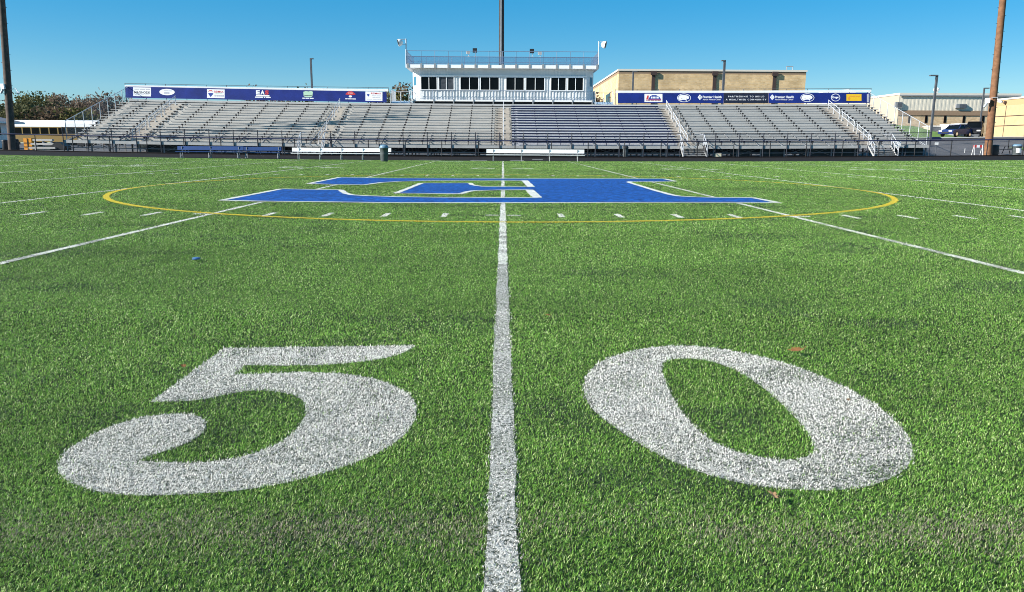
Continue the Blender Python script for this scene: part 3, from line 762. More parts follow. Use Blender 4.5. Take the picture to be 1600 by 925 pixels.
lbot = lambda x: 152.6 + (x - 196) * (160.2 - 152.6) / 408
bl = banner('long royal blue sponsor banner left of the press box with white and red logos', 196, 604, ltop, lbot, M['banner'])
SL[0] = 0.0205
blob(bl, 'sponsor_panel', rect(208, 236, 136.6, 150.4), M['ink_w'])
lettering(bl, 'MAGNODE', 210, 234, 142.6, 146.2, M['ink_k'], 0.02); fine_print(bl, 210, 234, 138.9, 140.0, M['ink_grey'], (3, 3.4, 2.6)); fine_print(bl, 211, 233, 147.6, 148.2, M['ink_grey'], (1, 2, 2, 3))
blob(bl, 'sponsor_panel', oval(261, 143.8, 12, 5.0), M['ink_w'])
fine_print(bl, 256, 268, 141.3, 142.4, M['ink_grey'], (3, 2)); fine_print(bl, 256.5, 264.5, 144.0, 146.4, M['ink_grey'], (1, 1, 1, 1, 1))
blob(bl, 'sponsor_panel', rect(323.5, 351, 139.6, 153.2), M['ink_w'])
blob(bl, 'emblem', [(325, 146), (327, 145.2), (332, 145.4), (333.5, 146.2), (329, 151.5)], M['ink_b'], 0.016)
blob(bl, 'emblem', [(325, 143.2), (327, 141.0), (331, 141.0), (333.5, 143.4), (331.5, 142.6), (327.5, 142.4)], M['ink_r'], 0.016)
lettering(bl, 'RE/MAX', 335, 349.5, 141.6, 145.0, M['ink_r'], 0.02); fine_print(bl, 336.5, 347.5, 145.9, 146.5, M['ink_g'], (3, 2)); fine_print(bl, 335, 349.5, 148.2, 150.8, M['ink_grey'], (1, .7, .9, .8, 1))
lettering(bl, 'E', 400, 406, 141.0, 147.6, M['ink_w'], 0.05); lettering(bl, 'A', 407, 413.5, 141.1, 147.7, M['ink_w'], 0.05); lettering(bl, 'S', 414, 420, 141.2, 147.9, M['ink_r'], 0.05)
blob(bl, 'lettering_bar', rect(400, 421, 148.4, 150.6), M['ink_w']); fine_print(bl, 398.5, 423, 151.2, 152.8, M['ink_w'], (6, 1, 3.4))
blob(bl, 'emblem', [(474, 143.5), (478, 142.2), (482, 143), (486, 142.0), (489, 143.5), (488, 150.5), (486, 152), (477, 151.8), (474.5, 150)], M['ink_g'])
fine_print(bl, 475.5, 487.5, 148.8, 149.8, M['bin'], (3, 2))
fine_print(bl, 472.5, 490, 152.8, 154.3, M['ink_w'], (2, 3, 3))
blob(bl, 'emblem', [(539.5, 147.2), (542, 144.6), (545, 142.8), (550, 142.8), (553, 144.8), (555.8, 147.4), (552, 148.4), (543, 148.2)], M['ink_r'])
fine_print(bl, 543.5, 551.5, 145.0, 145.8, M['ink_w'], (1, 2)); blob(bl, 'emblem', oval(547.5, 150.6, 2.6, 1.6), M['ink_w'])
fine_print(bl, 539.5, 556, 153.8, 155.2, M['ink_w'], (2, 3, 3))
blob(bl, 'sponsor_panel', rect(571, 597.5, 143.2, 157.6), M['ink_w'])
blob(bl, 'emblem', [(573, 147.6), (575.2, 146.6), (577.6, 147.8), (575.3, 151)], M['ink_b'], 0.016)
lettering(bl, 'RE/MAX', 579.5, 595.5, 144.6, 147.4, M['ink_r'], 0.02); fine_print(bl, 581, 595, 149.2, 150.2, M['ink_grey'], (2, 1, 3)); fine_print(bl, 582, 594, 152.0, 153.0, M['ink_grey'], (2, 2, 1)); fine_print(bl, 573, 595.5, 154.8, 155.4, M['ink_grey'], (4, 3, 3))
SL[0] = 0.0
rt = lambda x: 145.4 - max(0, x - 1200) * 0.004; rb = lambda x: 161.2 - max(0, x - 1200) * 0.002
b1 = banner('royal blue banner right of the press box with cat emblem and arched white sign', 965.5, 1130.6, rt, rb, M['banner'])
blob(b1, 'sponsor_panel', rect(1007, 1035, 146.6, 159.4), M['ink_w'])
blob(b1, 'emblem', [(1013, 155.5), (1015.5, 150.5), (1019, 148.6), (1025, 148.6), (1030, 151), (1033, 155.5)], M['ink_b'], 0.014)
fine_print(b1, 1017, 1029.5, 151.0, 153.8, M['ink_w'], (1.4, 1, 1, .8, 1, .6), 0.02)
blob(b1, 'emblem', rect(1009, 1033, 155.6, 156.8), M['ink_r'], 0.016); blob(b1, 'emblem', [(1009.5, 155), (1011.5, 149), (1013.6, 149.2), (1012.8, 155)], M['ink_r'], 0.018)
fine_print(b1, 1010, 1032, 157.2, 158.0, M['ink_k'], (1, 2, 3, 2, 3))
def cat_emblem(par, cx, cy, s=1.0):
    blob(par, 'emblem_oval', oval(cx, cy, 10.8 * s, 6.6 * s), M['ink_w'])
    blob(par, 'emblem_field', oval(cx, cy, 9.8 * s, 5.8 * s), M['banner'], 0.014)
    q = [(-9.2, 1.0), (-8.4, -2.0), (-6.2, -3.9), (-2.5, -4.4), (1.5, -4.2), (4.8, -3.6), (7.4, -2.0), (7.9, 0.2), (6.6, 1.9), (4.8, 1.9), (3.2, 0.9), (3.6, 2.6), (5.4, 3.2), (3.0, 4.6), (2.2, 3.2), (-0.5, 2.9), (-3.4, 3.2), (-4.8, 4.2), (-7.2, 3.4)]
    blob(par, 'emblem', [(cx + a * s, cy + c * s) for a, c in q], M['ink_w'], 0.02)
    blob(par, 'emblem', [(cx + a * s, cy + c * s) for a, c in ((-5.4, 0.8), (-3.4, 0.2), (-2.6, 0.8), (-4.2, 1.3))], M['ink_grey'], 0.026)
cat_emblem(b1, 1068.8, 152.9)
def health_logo(par, x):
    blob(par, 'emblem', [(x, 152), (x + 3.6, 147.4), (x + 7.4, 152), (x + 3.6, 156.6)], M['ink_w'])
    blob(par, 'emblem', [(x + 1.8, 152), (x + 3.6, 149.6), (x + 5.5, 152), (x + 3.6, 154.4)], M['banner'], 0.014)
    blob(par, 'emblem', rect(x + 3.1, x + 4.2, 148.6, 155.4), M['ink_w'], 0.02); blob(par, 'emblem', rect(x + 1.0, x + 6.4, 151.5, 152.5), M['ink_w'], 0.024)
    lettering(par, 'Premier Health', x + 8, x + 37.5, 149.6, 153.4, M['ink_w'], 0.03); lettering(par, 'Atrium Medical Center', x + 8, x + 36.5, 154.4, 156.6, M['ink_w'], 0.01)
health_logo(b1, 1090)
b2 = banner('black banner with spaced white capitals about a healthier community', 1131, 1200.4, rt, rb, M['banner_dk'])
lettering(b2, 'PARTNERING TO BUILD', 1138, 1194, 149.6, 152.0, M['ink_w'], 0.02, spacing=1.5)
lettering(b2, 'A HEALTHIER COMMUNITY', 1134, 1197.5, 154.4, 156.8, M['ink_w'], 0.02, spacing=1.5)
b3 = banner('royal blue banner at the right end with round emblem and yellow panel', 1200.8, 1359.5, rt, rb, M['banner'])
health_logo(b3, 1203); cat_emblem(b3, 1261.5, 152.6)
blob(b3, 'emblem_oval', oval(1305.5, 152.3, 7.2, 6.0), M['ink_w']); blob(b3, 'emblem_field', oval(1305.5, 152.3, 6.2, 5.1), M['banner'], 0.014)
lettering(b3, 'Kroger', 1300.5, 1310.5, 150.2, 154.6, M['ink_w'], 0.05, 0.02)
blob(b3, 'sponsor_panel', rect(1322.5, 1346, 147.0, 157.6), M['ink_y'])
fine_print(b3, 1327, 1343, 150.6, 151.2, M['ink_o'], (4, 3)); blob(b3, 'emblem', rect(1325.3, 1328, 152.0, 155.2), M['ink_o'], 0.016)
blob(b3, 'banner_end_label', rect(1354.5, 1357.5, 147, 159.6), M['ink_grey'])

# ------------------------------------------------------------------ press box
pb = thing('press_box', 'white ribbed press box with a row of dark windows on top of the grandstand', 'press box', (0, 80.4, 5.2))
YP = 80.75; Z0, Z1 = 5.45, 8.70; XL, XR = -8.45, 8.45; CH = 0.80
def ribbed(b, x0, x1, y, z0, z1, pitch=0.28, m=0, holes=()):
    """vertical rib siding facing the field, leaving the window openings"""
    x = x0; i = 0
    while x < x1 - 1e-6:
        xe = min(x1, x + pitch * (0.30 if i % 2 else 0.70)); yy = y - (0.055 if i % 2 else 0.0)
        segs = [(z0, z1)]
        for hx0, hx1, hz0, hz1 in holes:
            if xe > hx0 + 1e-4 and x < hx1 - 1e-4:
                segs = [(a, c) for a, c in ((z0, hz0), (hz1, z1)) if c > a + 0.01]
        for a, c in segs: b.box(x, xe, yy, y + 0.06, a, c, m)
        x = xe; i += 1
wins = [(657.5, 683), (685.5, 709.5), (719, 748), (750.5, 780), (790.5, 819), (821.5, 851), (860.5, 884.5), (887, 911.5)]
wz0, wz1 = at(786, 140.5, YP)[2], at(786, 121.0, YP)[2]
wx = [(at(a, 130, YP)[0], at(c, 130, YP)[0]) for a, c in wins]
holes = [(a, c, wz0, wz1) for a, c in wx]
b = MB(); cuts = sorted({XL, XR} | {v for w in wx for v in w})
for a, c in zip(cuts[:-1], cuts[1:]):
    h = [q for q in holes if q[0] < (a + c) / 2 < q[1]]; ribbed(b, a, c, YP, Z0, Z1, 0.32, 0, h)
# chamfered corners, sides, back
for e, X in ((-1, XL), (1, XR)):
    xo = X + e * CH
    b.add([(X, YP, Z0), (xo, YP + CH, Z0), (xo, YP + CH, Z1), (X, YP, Z1)], [(0, 1, 2, 3)])
    b.add([(xo, YP + CH, Z0), (xo, YP + 4.2, Z0), (xo, YP + 4.2, Z1), (xo, YP + CH, Z1)], [(0, 1, 2, 3)])
b.add([(XL - CH, YP + 4.2, Z0), (XR + CH, YP + 4.2, Z0), (XR + CH, YP + 4.2, Z1), (XL - CH, YP + 4.2, Z1)], [(0, 1, 2, 3)])
b.add([(XL, YP + 0.06, Z0), (XR, YP + 0.06, Z0), (XR + CH, YP + CH, Z0), (XR + CH, YP + 4.2, Z0), (XL - CH, YP + 4.2, Z0), (XL - CH, YP + CH, Z0)], [(0, 1, 2, 3, 4, 5)])
b.build('siding_wall', M['whiter'], pb)
# inside: dark back wall so that the windows look into a room
b = MB(); b.box(XL, XR, YP + 2.6, YP + 2.65, Z0 + 0.05, Z1 - 0.05); b.box(XL, XR, YP + 0.5, YP + 1.1, wz0 - 0.12, wz0 - 0.08)
b.build('interior_partition', mat('dim_interior', (0.10, 0.095, 0.09), 0.9), pb)
M['glass2'] = mat('grey_blind_glass', (0.055, 0.06, 0.07), 0.2, spec=0.2, noise=0.3, scale=3)
for wi, (a, c) in enumerate(wx):
    f = MB(); t = 0.075; y0, y1 = YP - 0.075, YP + 0.02
    f.box(a - 0.05, c + 0.05, y0, y1, wz1, wz1 + t); f.box(a - 0.05, c + 0.05, y0 - 0.03, y1, wz0 - t, wz0)
    f.box(a - 0.05, a + 0.045, y0, y1, wz0, wz1); f.box(c - 0.045, c + 0.05, y0, y1, wz0, wz1)
    mid = (a + c) / 2; f.box(mid - 0.03, mid + 0.03, y0 + 0.02, y1, wz0, wz1)
    w = f.build('window', M['white'], pb)
    g = MB(); g.box(a + 0.046, mid - 0.031, YP - 0.01, YP + 0.005, wz0 + 0.001, wz1 - 0.001); g.box(mid + 0.031, c - 0.046, YP - 0.01, YP + 0.005, wz0 + 0.001, wz1 - 0.001)
    g.build('pane', M['glass2'] if wi == 1 else M['glass'], w)
b = MB()   # trim board above windows
b.box(XL, XR, YP - 0.10, YP - 0.037, wz1 + 0.08, wz1 + 0.20); b.build('window_trim', M['white'], pb)
# corner windows
for e, X in ((-1, XL), (1, XR)):
    b = MB(); p, q = Vector((X + e * 0.38, YP + 0.38, 0)), Vector((X + e * 0.68, YP + 0.68, 0)); o_ = Vector((e, -1, 0)).normalized() * 0.03
    for m_, oo, z_a, z_b in ((0, o_, 7.05, 7.95), (1, o_ * 0.6, 6.98, 8.25)):
        d_ = (q - p).normalized() * (0.06 if m_ else 0)
        b.add([(p + oo - d_) + Vector((0, 0, z_a)), (q + oo + d_) + Vector((0, 0, z_a)), (q + oo + d_) + Vector((0, 0, z_b)), (p + oo - d_) + Vector((0, 0, z_b))], [(0, 1, 2, 3)], m_)
    b.build('corner_window', [M['blueglass'], M['white']], pb, flip=False)
# roof deck
DX0, DX1 = at(634, 105, 80.15)[0], at(936, 107, 80.15)[0]; DY0, DY1 = 80.15, 85.4; DZ = 9.02
b = MB(); b.box(DX0, DX1, DY0, DY1, Z1 + 0.005, DZ - 0.002); b.build('roof_deck', M['white'], pb)
b = MB(); np_ = 14
px_ = [DX0 + 0.2 + (DX1 - DX0 - 0.4) * i / np_ for i in range(np_ + 1)]
for i, x in enumerate(px_):
    b.box(x - 0.10, x + 0.10, DY0 - 0.05, DY0 - 0.003, Z1 + 0.02, DZ + 0.10, 1)
    for y in (DY0 + 0.05, DY1 - 0.05): b.tube((x, y, DZ), (x, y, DZ + 1.32), 0.026, 6)
for y in (DY0 + 0.05, DY1 - 0.05):
    for hh in (1.32, 0.78, 0.08): b.tube((DX0 + 0.05, y, DZ + hh), (DX1 - 0.05, y, DZ + hh), 0.028, 6)
for x in (DX0 + 0.05, DX1 - 0.05):
    for hh in (1.32, 0.78): b.tube((x, DY0 + 0.05, DZ + hh), (x, DY1 - 0.05, DZ + hh), 0.028, 6)
    for k in range(13): b.tube((x, DY0 + 0.05 + 0.445 * k, DZ), (x, DY0 + 0.05 + 0.445 * k, DZ + 1.32), 0.022, 6)
b.build('roof_railing', [M['rail'], M['acgrey']], pb)
b = MB(); y = DY0 + 0.03
b.face([(DX0 + 0.1, y, DZ + 0.08), (DX1 - 0.1, y, DZ + 0.08), (DX1 - 0.1, y, DZ + 0.78), (DX0 + 0.1, y, DZ + 0.78)])
b.build('roof_railing_mesh', M['linkb'], pb, flip=False)
# ledge, picket rail and posts in front of the wall
b = MB(); ZL = 5.62; x0, x1 = XL - 0.75, XR + 0.75; yl = 80.30
b.box(x0, x1, yl, YP - 0.05, ZL - 0.16, ZL); b.build('front_ledge', M['white'], pb)
b = MB()
for hh in (0.92, 0.07): b.tube((x0, yl + 0.05, ZL + hh), (x1, yl + 0.05, ZL + hh), 0.022, 6)
k = 0; xx = x0
while xx <= x1:
    b.tube((xx, yl + 0.05, ZL + 0.0), (xx, yl + 0.05, ZL + 0.92), 0.010 if k % 8 else 0.03, 5); xx += 0.257; k += 1
b.build('picket_railing', M['rail'], pb)
b = MB()
for i in range(10):
    x = x0 + 0.15 + (x1 - x0 - 0.3) * i / 9
    b.box(x - 0.06, x + 0.06, yl - 0.04, yl - 0.003, ZL - 0.40, ZL + 0.06); b.box(x - 0.05, x + 0.05, yl + 0.1, yl + 0.2, 0.3, ZL - 0.165)
    b.box(x - 0.05, x + 0.05, YP + 4.0, YP + 4.1, 0.3, Z0)
b.build('support_post', M['acgrey'], pb)
b = MB(); b.box(x0, x1, yl + 0.25, yl + 0.28, 4.7, ZL - 0.17); b.build('shadow_sheet', M['bracket'], pb)  # black sheet added in place of the shadow gap under the ledge
# steps up to the press box at both sides
for e, xa in ((-1, -11.4), (1, 9.35)):
    b = MB()
    for k in range(4): b.box(xa, xa + 1.9, 80.0 + 0.3 * k, 80.3 + 0.3 * k, 4.72 + 0.2 * k, 4.9 + 0.2 * k)
    b.box(xa, xa + 1.9, 81.2, 84.0, 5.40, 5.52)
    b.build('side_steps', mat('pale_blue_steel', (0.45, 0.55, 0.66), 0.45, 0.2), pb)
    b = MB()
    for x in (xa + 0.02, xa + 1.88):
        for y, z in ((80.1, 4.85), (81.1, 5.5), (82.5, 5.5), (83.9, 5.5)): b.tube((x, y, z - 0.1), (x, y, z + 1.1), 0.03, 6)
        b.tube((x, 80.1, 5.95), (x, 81.1, 6.6), 0.028, 6); b.tube((x, 81.1, 6.6), (x, 83.9, 6.6), 0.028, 6)
    for k in range(12): b.tube((xa + 0.02, 81.2 + 0.24 * k, 5.5), (xa + 0.02, 81.2 + 0.24 * k, 6.6), 0.015, 5)
    b.tube((xa + 0.95, 80.1, 4.9), (xa + 0.95, 81.1, 6.4), 0.03, 6); b.tube((xa + 0.95, 81.1, 5.5), (xa + 0.95, 81.1, 6.4), 0.03, 6)
    b.tube((xa + 0.02, 83.9, 6.6), (xa + 1.88, 83.9, 6.6), 0.028, 6)
    b.build('side_step_railing', M['galv'], pb)

# things on the press box roof
def flood(label, px, py, w, h, m, name, cat, Y):
    p = at(px, py, Y); t = thing(name, label, cat, (p[0], Y, DZ + 1.32), None if True else '')
    b = MB(); a, c = w / 2, h / 2
    vs = [(p[0] - a, Y - .12, p[2] - c), (p[0] + a, Y - .12, p[2] - c), (p[0] + a, Y - .12, p[2] + c), (p[0] - a, Y - .12, p[2] + c)]
    vs += [(p[0] + (x - p[0]) * .7, Y + .16, p[2] + (z - p[2]) * .7) for x, _, z in vs]
    b.add(vs, [(0, 1, 2, 3), (7, 6, 5, 4), (0, 4, 5, 1), (1, 5, 6, 2), (2, 6, 7, 3), (3, 7, 4, 0)]); b.build('housing', m, t)
    b = MB(); b.box(p[0] - a * .85, p[0] + a * .85, Y - .135, Y - .123, p[2] - c * .85, p[2] + c * .85); b.build('front_face', M['black'] if m is M['black'] else M['acgrey'], t)
    b = MB(); b.tube((p[0] + .05, Y + .05, DZ + 1.30), (p[0] + .05, Y + .05, p[2] - c * .8), 0.03, 6); b.box(p[0] - .14, p[0] + .18, Y, Y + .1, DZ + 1.345, DZ + 1.385); b.build('bracket', M['galv'], t)
YR = DY1 - 0.05
flood('small pale floodlight on the roof rail beside the left black loudspeaker', 731.5, 82.0, 0.42, 0.32, M['white'], 'floodlight', 'floodlight', YR)
flood('black box loudspeaker on the roof rail left of the tall dark pole', 742, 79.0, 0.46, 0.46, M['black'], 'loudspeaker', 'loudspeaker', YR)
flood('black box loudspeaker on the roof rail right of the tall dark pole', 831, 80.0, 0.46, 0.46, M['black'], 'loudspeaker', 'loudspeaker', YR)
flood('small pale floodlight on the roof rail beside the right black loudspeaker', 843.5, 83.4, 0.42, 0.32, M['white'], 'floodlight', 'floodlight', YR)
def horn(label, pxp, pyt, pxs, pys, e):
    base = at(pxp, 105, 80.2); top = at(pxp, pyt, 80.2); c = Vector(at(pxs, pys, 80.2))
    t = thing('pole_loudspeaker', label, 'loudspeaker', base)
    b = MB(); b.tube((base[0], 80.2, DZ - 0.3), (top[0], 80.2, top[2]), 0.055, 8); b.build('mast', M['galv_w'], t)
    b = MB(); b.tube((top[0], 80.2, top[2] - .05), (c.x, 80.2, top[2] - .05), 0.03, 6); b.tube((top[0], 80.2, top[2] - .55), (c.x, 80.2, c.z - .22), 0.02, 6); b.build('arm', M['galv'], t)
    b = MB(); d = Vector((-0.85, -0.25, -0.25)) if e < 0 else Vector((0.85, -0.3, -0.2)); d.normalize(); u = d.orthogonal().normalized(); w = d.cross(u)
    prof = ((0.10, -0.34), (0.30, -0.18), (0.36, 0.02), (0.36, 0.12)); n_ = 16; vs = []
    for r, s in prof: vs += [c + d * s + (u * math.cos(2 * math.pi * i / n_) + w * math.sin(2 * math.pi * i / n_)) * r for i in range(n_)]
    b.add(vs, [(k * n_ + i, k * n_ + (i + 1) % n_, (k + 1) * n_ + (i + 1) % n_, (k + 1) * n_ + i) for k in range(3) for i in range(n_)], 0, True); b.add(vs[:n_], [tuple(range(n_))])
    b.build('cabinet', M['white'], t)
    b = MB(); b.add([v - d * 0.02 for v in vs[-n_:]], [tuple(range(n_))]); b.build('grille', M['black'], t, flip=False)
horn('round loudspeaker on a mast at the left corner of the press box roof', 634.5, 60.5, 624, 66.5, -1)
horn('round loudspeaker on a mast at the right corner of the press box roof', 935.5, 64.5, 944.5, 69.8, 1)

# ------------------------------------------------------------------ tall wooden stadium light poles
def tall_pole(label, base, top_dir, r0, r1, hgt, m, arms, box_z, yaw=0.0, steps=True):
    bx, by, bz = base; t = thing('stadium_light_pole', label, 'light pole', base, 'tall wooden floodlight poles')
    tp = Vector((bx + top_dir[0] * hgt, by + top_dir[1] * hgt, bz + hgt)); b0 = Vector(base)
    b = MB(); b.tube(b0 - Vector((0, 0, .2)), tp, r0, 18, 0, r1, 6); b.build('wooden_shaft', m, t)
    if steps:
        b = MB(); z = 2.8; k = 0
        while z < hgt - 1:
            c = b0.lerp(tp, z / hgt); e = -1 if k % 2 else 1; rr = r0 + (r1 - r0) * z / hgt
            b.tube(c + Vector((e * (rr - .02), 0, 0)), c + Vector((e * (rr + .14), 0, 0.0)), 0.018, 5); z += 0.62; k += 1
        b.build('step_pegs', M['steel_dk'], t)
    for az_, n_ in arms:
        c = b0.lerp(tp, az_ / hgt); ca, sa = math.cos(yaw), math.sin(yaw)
        offs = n_ if isinstance(n_, tuple) else tuple(.85 * (i - (n_ - 1) / 2) for i in range(n_)); L = max(abs(v) for v in offs)
        b = MB(); b.obox(c + Vector((-sa * -0.25, -0.25, 0)), (2 * L + 0.5, 0.10, 0.14), yaw); b.build('crossarm', M['steel_dk'], t)
        for v in offs:
            q = c + Vector((ca * v, sa * v - .55, 0.25)); b = MB()
            b.lathe([(0.06, -0.26), (0.28, -0.16), (0.42, 0.12), (0.44, 0.20)], q, 14); b.tube(q + Vector((0, 0, -.22)), q + Vector((0, .25, -.28)), 0.04, 5)
            b.build('floodlight_head', M['acgrey'], t)
    return t
gL = at(19.5, 237.5, 66.6); gR = at(1543, 244.0, 66.8)
zL, zR = gzf(gL[0], 66.6), gzf(gR[0], 66.8)
tL = at(2.5, 0, 66.6); tR = at(1567, 0, 66.8)
tall_pole('weathered grey brown wooden light pole at the left edge, half in shade', (gL[0], 66.6, zL), ((tL[0] - gL[0]) / (tL[2] - zL), 0), 0.30, 0.21, 21.5, M['wood'],
          tuple((13.7 + 1.22 * k, (.35, .95)) for k in range(7)), 5.5)
tall_pole('reddish brown sunlit wooden light pole at the right edge of the field', (gR[0], 66.8, zR), ((tR[0] - gR[0]) / (tR[2] - zR), 0), 0.31, 0.22, 21.5, M['wood_r'], ((18, 5), (19.4, 5)), 5.5)
gC = at(783.5, 105, 86.5)
tall_pole('tall black tarred light pole rising behind the press box', (gC[0], 86.5, 0.2), (0.0, 0), 0.30, 0.25, 27, M['wood_k'], ((24.5, 5), (26, 5)), 9, steps=False)
b = MB(); x = gC[0] - 0.06; b.box(x - 0.05, x + 0.05, 86.5 - 0.36, 86.5 - 0.30, 0.4, 22)
tag(b.build('conduit', M['galv']), 'pale grey conduit strip running up the tall black pole', 'conduit')
def pole_box(label, px, py, Y, kind, e):
    c = Vector(at(px, py, Y)); t = thing('security_camera' if kind == 'cam' else 'equipment_box', label, 'camera' if kind == 'cam' else 'equipment box', c)
    if kind == 'cam':
        b = MB(); b.tube(c, c + Vector((e * .45, 0, .05)), 0.03, 6); b.tube(c + Vector((e * .45, 0, .05)), c + Vector((e * .62, -.1, -.2)), 0.03, 6); b.build('bracket', M['galv_w'], t)
        b = MB(); b.obox(c + Vector((e * .68, -.15, -.3)), (0.16, 0.34, 0.16), 0.4 * e, 0, 0.3); b.build('housing', M['white'], t)
    else:
        b = MB(); b.obox(c, (0.30, 0.24, 0.42), 0.2 * e); b.build('case', M['white'], t)
        b = MB(); b.tube(c + Vector((e * .05, 0, -.24)), c + Vector((e * .25, 0, -.55)), 0.09, 8); b.build('antenna_drum', M['galv_w'], t)
pole_box('white equipment box on the left pole', 5, 135, 66.3, 'box', -1)
pole_box('security camera on a curved arm right of the left pole', 16.5, 139.5, 66.5, 'cam', 1)
pole_box('white equipment box on the left side of the right pole', 1543.2, 157, 66.5, 'box', -1)
pole_box('security camera on the right side of the right pole', 1549.5, 153, 66.5, 'cam', 1)
# banners of tape etc are not present; dark tarp bags at both pole bases
def bag(label, px, py0, py1, wpx, Y, m, name='covered_bin', cat='bin'):
    p = at(px, py1, Y); g = gzf(p[0], Y); hgt = max(0.5, at(px, py0, Y)[2] - g); r = wpx * Y * 0.98 / 2400
    t = thing(name, label, cat, (p[0], Y, g))
    b = MB(); b.lathe([(r * .85, 0), (r, hgt * .15), (r * .98, hgt * .7), (r * .9, hgt * .86)], (p[0], Y, g), 18); b.build('body', m, t)
    b = MB(); b.lathe([(r * 1.04, hgt * .86), (r * 1.06, hgt * .9), (r * .8, hgt * .97), (r * .2, hgt), (0.001, hgt)], (p[0], Y, g), 18); b.build('lid', m, t); return t
bag('black covered bin beside the base of the right wooden pole', 1553, 226, 245, 12, 67.4, M['rubber'])
bag('black covered bin right of the base of the left wooden pole', 27, 217, 237.5, 8, 67.3, M['rubber'])
bag('black covered bin left of the base of the left wooden pole', 9.5, 218, 237.5, 9, 67.3, M['rubber'])

# ------------------------------------------------------------------ track fence
YF = 65.2
fence = thing('chain_link_fence', 'low chain link fence with navy top rail between track and grandstand', 'fence', (0, YF, 0.13))
FH = 1.34
fx = [-60 + 3.05 * i for i in range(41)]
b = MB()
for xa, xb in zip(fx[:-1], fx[1:]):
    if -0.1 < xa < 0.1: continue
    b.tube((xa, YF, FH), (xb, YF, FH), 0.048, 8)
b.build('top_rail', M['navy'], fence, gzf)
for x in fx:
    b = MB(); b.tube((x, YF, 0), (x, YF, FH + 0.02), 0.04, 8); b.build('post', M['black'], fence, gzf)
b = MB()
for xa, xb in zip(fx[:-1], fx[1:]): b.face([(xa, YF + .05, 0.04), (xb, YF + .05, 0.04), (xb, YF + .05, FH - 0.03), (xa, YF + .05, FH - 0.03)])
b.build('wire_mesh', M['linkn'], fence, gzf, flip=False)
b = MB(); b.box(-62, 64, YF - 0.10, YF + 0.12, -0.05, 0.07, 0, 3); tag(b.build('kerb', M['track'], None, gzf), kind='structure')

# ------------------------------------------------------------------ team benches
def bench(label, px0, px1, pyb, m, nleg, yaw=0.0, frame='acgrey', seat_m=None):
    g0 = ground((px0 + px1) / 2, pyb); Y = g0[1]; xa = at(px0, pyb, Y)[0]; xb = at(px1, pyb, Y)[0]; L = xb - xa
    t = thing('team_bench', label, 'bench', ((xa + xb) / 2, Y, gzf(g0[0], Y)), 'team benches along the far sideline', False, yaw)
    b = MB(); b.obox((0, 0.20, 0.69), (L, 0.04, 0.27), 0, 0, -0.12); b.build('backrest', m, t)
    b = MB(); b.obox((0, -0.06, 0.44), (L, 0.27, 0.045)); b.build('seat', seat_m or m, t)
    for i in range(nleg):
        x = -L / 2 + L * (0.07 + 0.86 * i / (nleg - 1)); b = MB()
        b.tube((x, 0.28, 0.02), (x, 0.16, 0.80), 0.028, 6); b.tube((x, -0.17, 0.02), (x, -0.12, 0.42), 0.028, 6)
        b.tube((x, -0.22, 0.02), (x, 0.33, 0.02), 0.026, 6); b.tube((x, -0.16, 0.40), (x, 0.24, 0.40), 0.025, 6); b.tube((x, -0.12, 0.04), (x, 0.2, 0.38), 0.02, 6)
        b.build('leg', M[frame], t)
    return t
bench('bright aluminium bench at midfield directly behind the fifty yard line', 760, 913, 252.2, M['benchwhite'], 4)
bench('bright aluminium bench standing left of the grey trash can', 456, 611, 249.6, M['benchwhite'], 5)
bench('longer royal blue bench at the left end of the bench row', 275, 381, 246.0, M['benchblue'], 3, -0.06)
bench('shorter royal blue bench beside the left bright aluminium bench', 380.5, 439.5, 247.4, M['benchblue'], 2, -0.05)

def can(label, px, py0, py1, wpx, body, lid, Y=None, band=None):
    if Y is None: g0 = ground(px, py1); X, Y = g0
    else: X = at(px, py1, Y)[0]
    g = gzf(X, Y); hgt = at(px, py0, Y)[2] - g; r = wpx * Y * 0.98 / 2400
    t = thing('trash_can', label, 'trash can', (X, Y, g))
    b = MB(); b.lathe([(r * .84, 0), (r * .88, .02), (r * .93, hgt * .4), (r * .97, hgt * .42), (r * .97, hgt * .46), (r, hgt * .76), (r * 1.07, hgt * .77), (r * 1.07, hgt * .80)], (X, Y, g), 24); b.build('bin_body', body, t)
    b = MB(); b.lathe([(r * 1.1, hgt * .80), (r * 1.1, hgt * .86), (r * .9, hgt * .95), (r * .5, hgt), (0.001, hgt)], (X, Y, g), 24); b.build('lid', lid, t)
    if band:
        b = MB(); vs = []
        for i in range(9):
            a = math.pi * (1.28 + 0.42 * i / 8); vs += [(X + math.cos(a) * r * 1.01, Y + math.sin(a) * r * 1.01, g + hgt * zz) for zz in (.22, .62)]
        b.add(vs, [(2 * i, 2 * i + 2, 2 * i + 3, 2 * i + 1) for i in range(8)]); b.build('paper_label', M['white'], t)
    return t
can('grey trash can with blue lid on the turf edge beside the left bench', 600.5, 226, 252.2, 13, M['bin'], M['binblue'])
can('grey trash can with a black lid behind the fence by the centre stairs', 977, 227.5, 246.8, 8.5, M['bin'], M['rubber'], 66.4)
can('grey drum with white paper label right of the right wooden pole', 1587, 225, 246.8, 13, M['bin'], M['binblue'], 67.3, True)
bag('dark barrel beside the right entrance stairs of the grandstand', 1102, 226.5, 246.4, 9, 66.9, M['rubber'], 'barrel', 'barrel')
p = at(1121, 245, 67.2); t = thing('storage_box', 'small tan box under the grandstand beside the dark barrel', 'box', (p[0], 67.2, gzf(p[0], 67.2)))
b = MB(); b.box(p[0] - .26, p[0] + .26, 66.95, 67.4, gzf(p[0], 67.2) + .02, gzf(p[0], 67.2) + .30); b.build('carton', M['cream'], t)
b = MB(); b.box(p[0] - .28, p[0] + .28, 66.93, 67.42, gzf(p[0], 67.2) + .302, gzf(p[0], 67.2) + .35); b.build('lid', M['tan'], t)

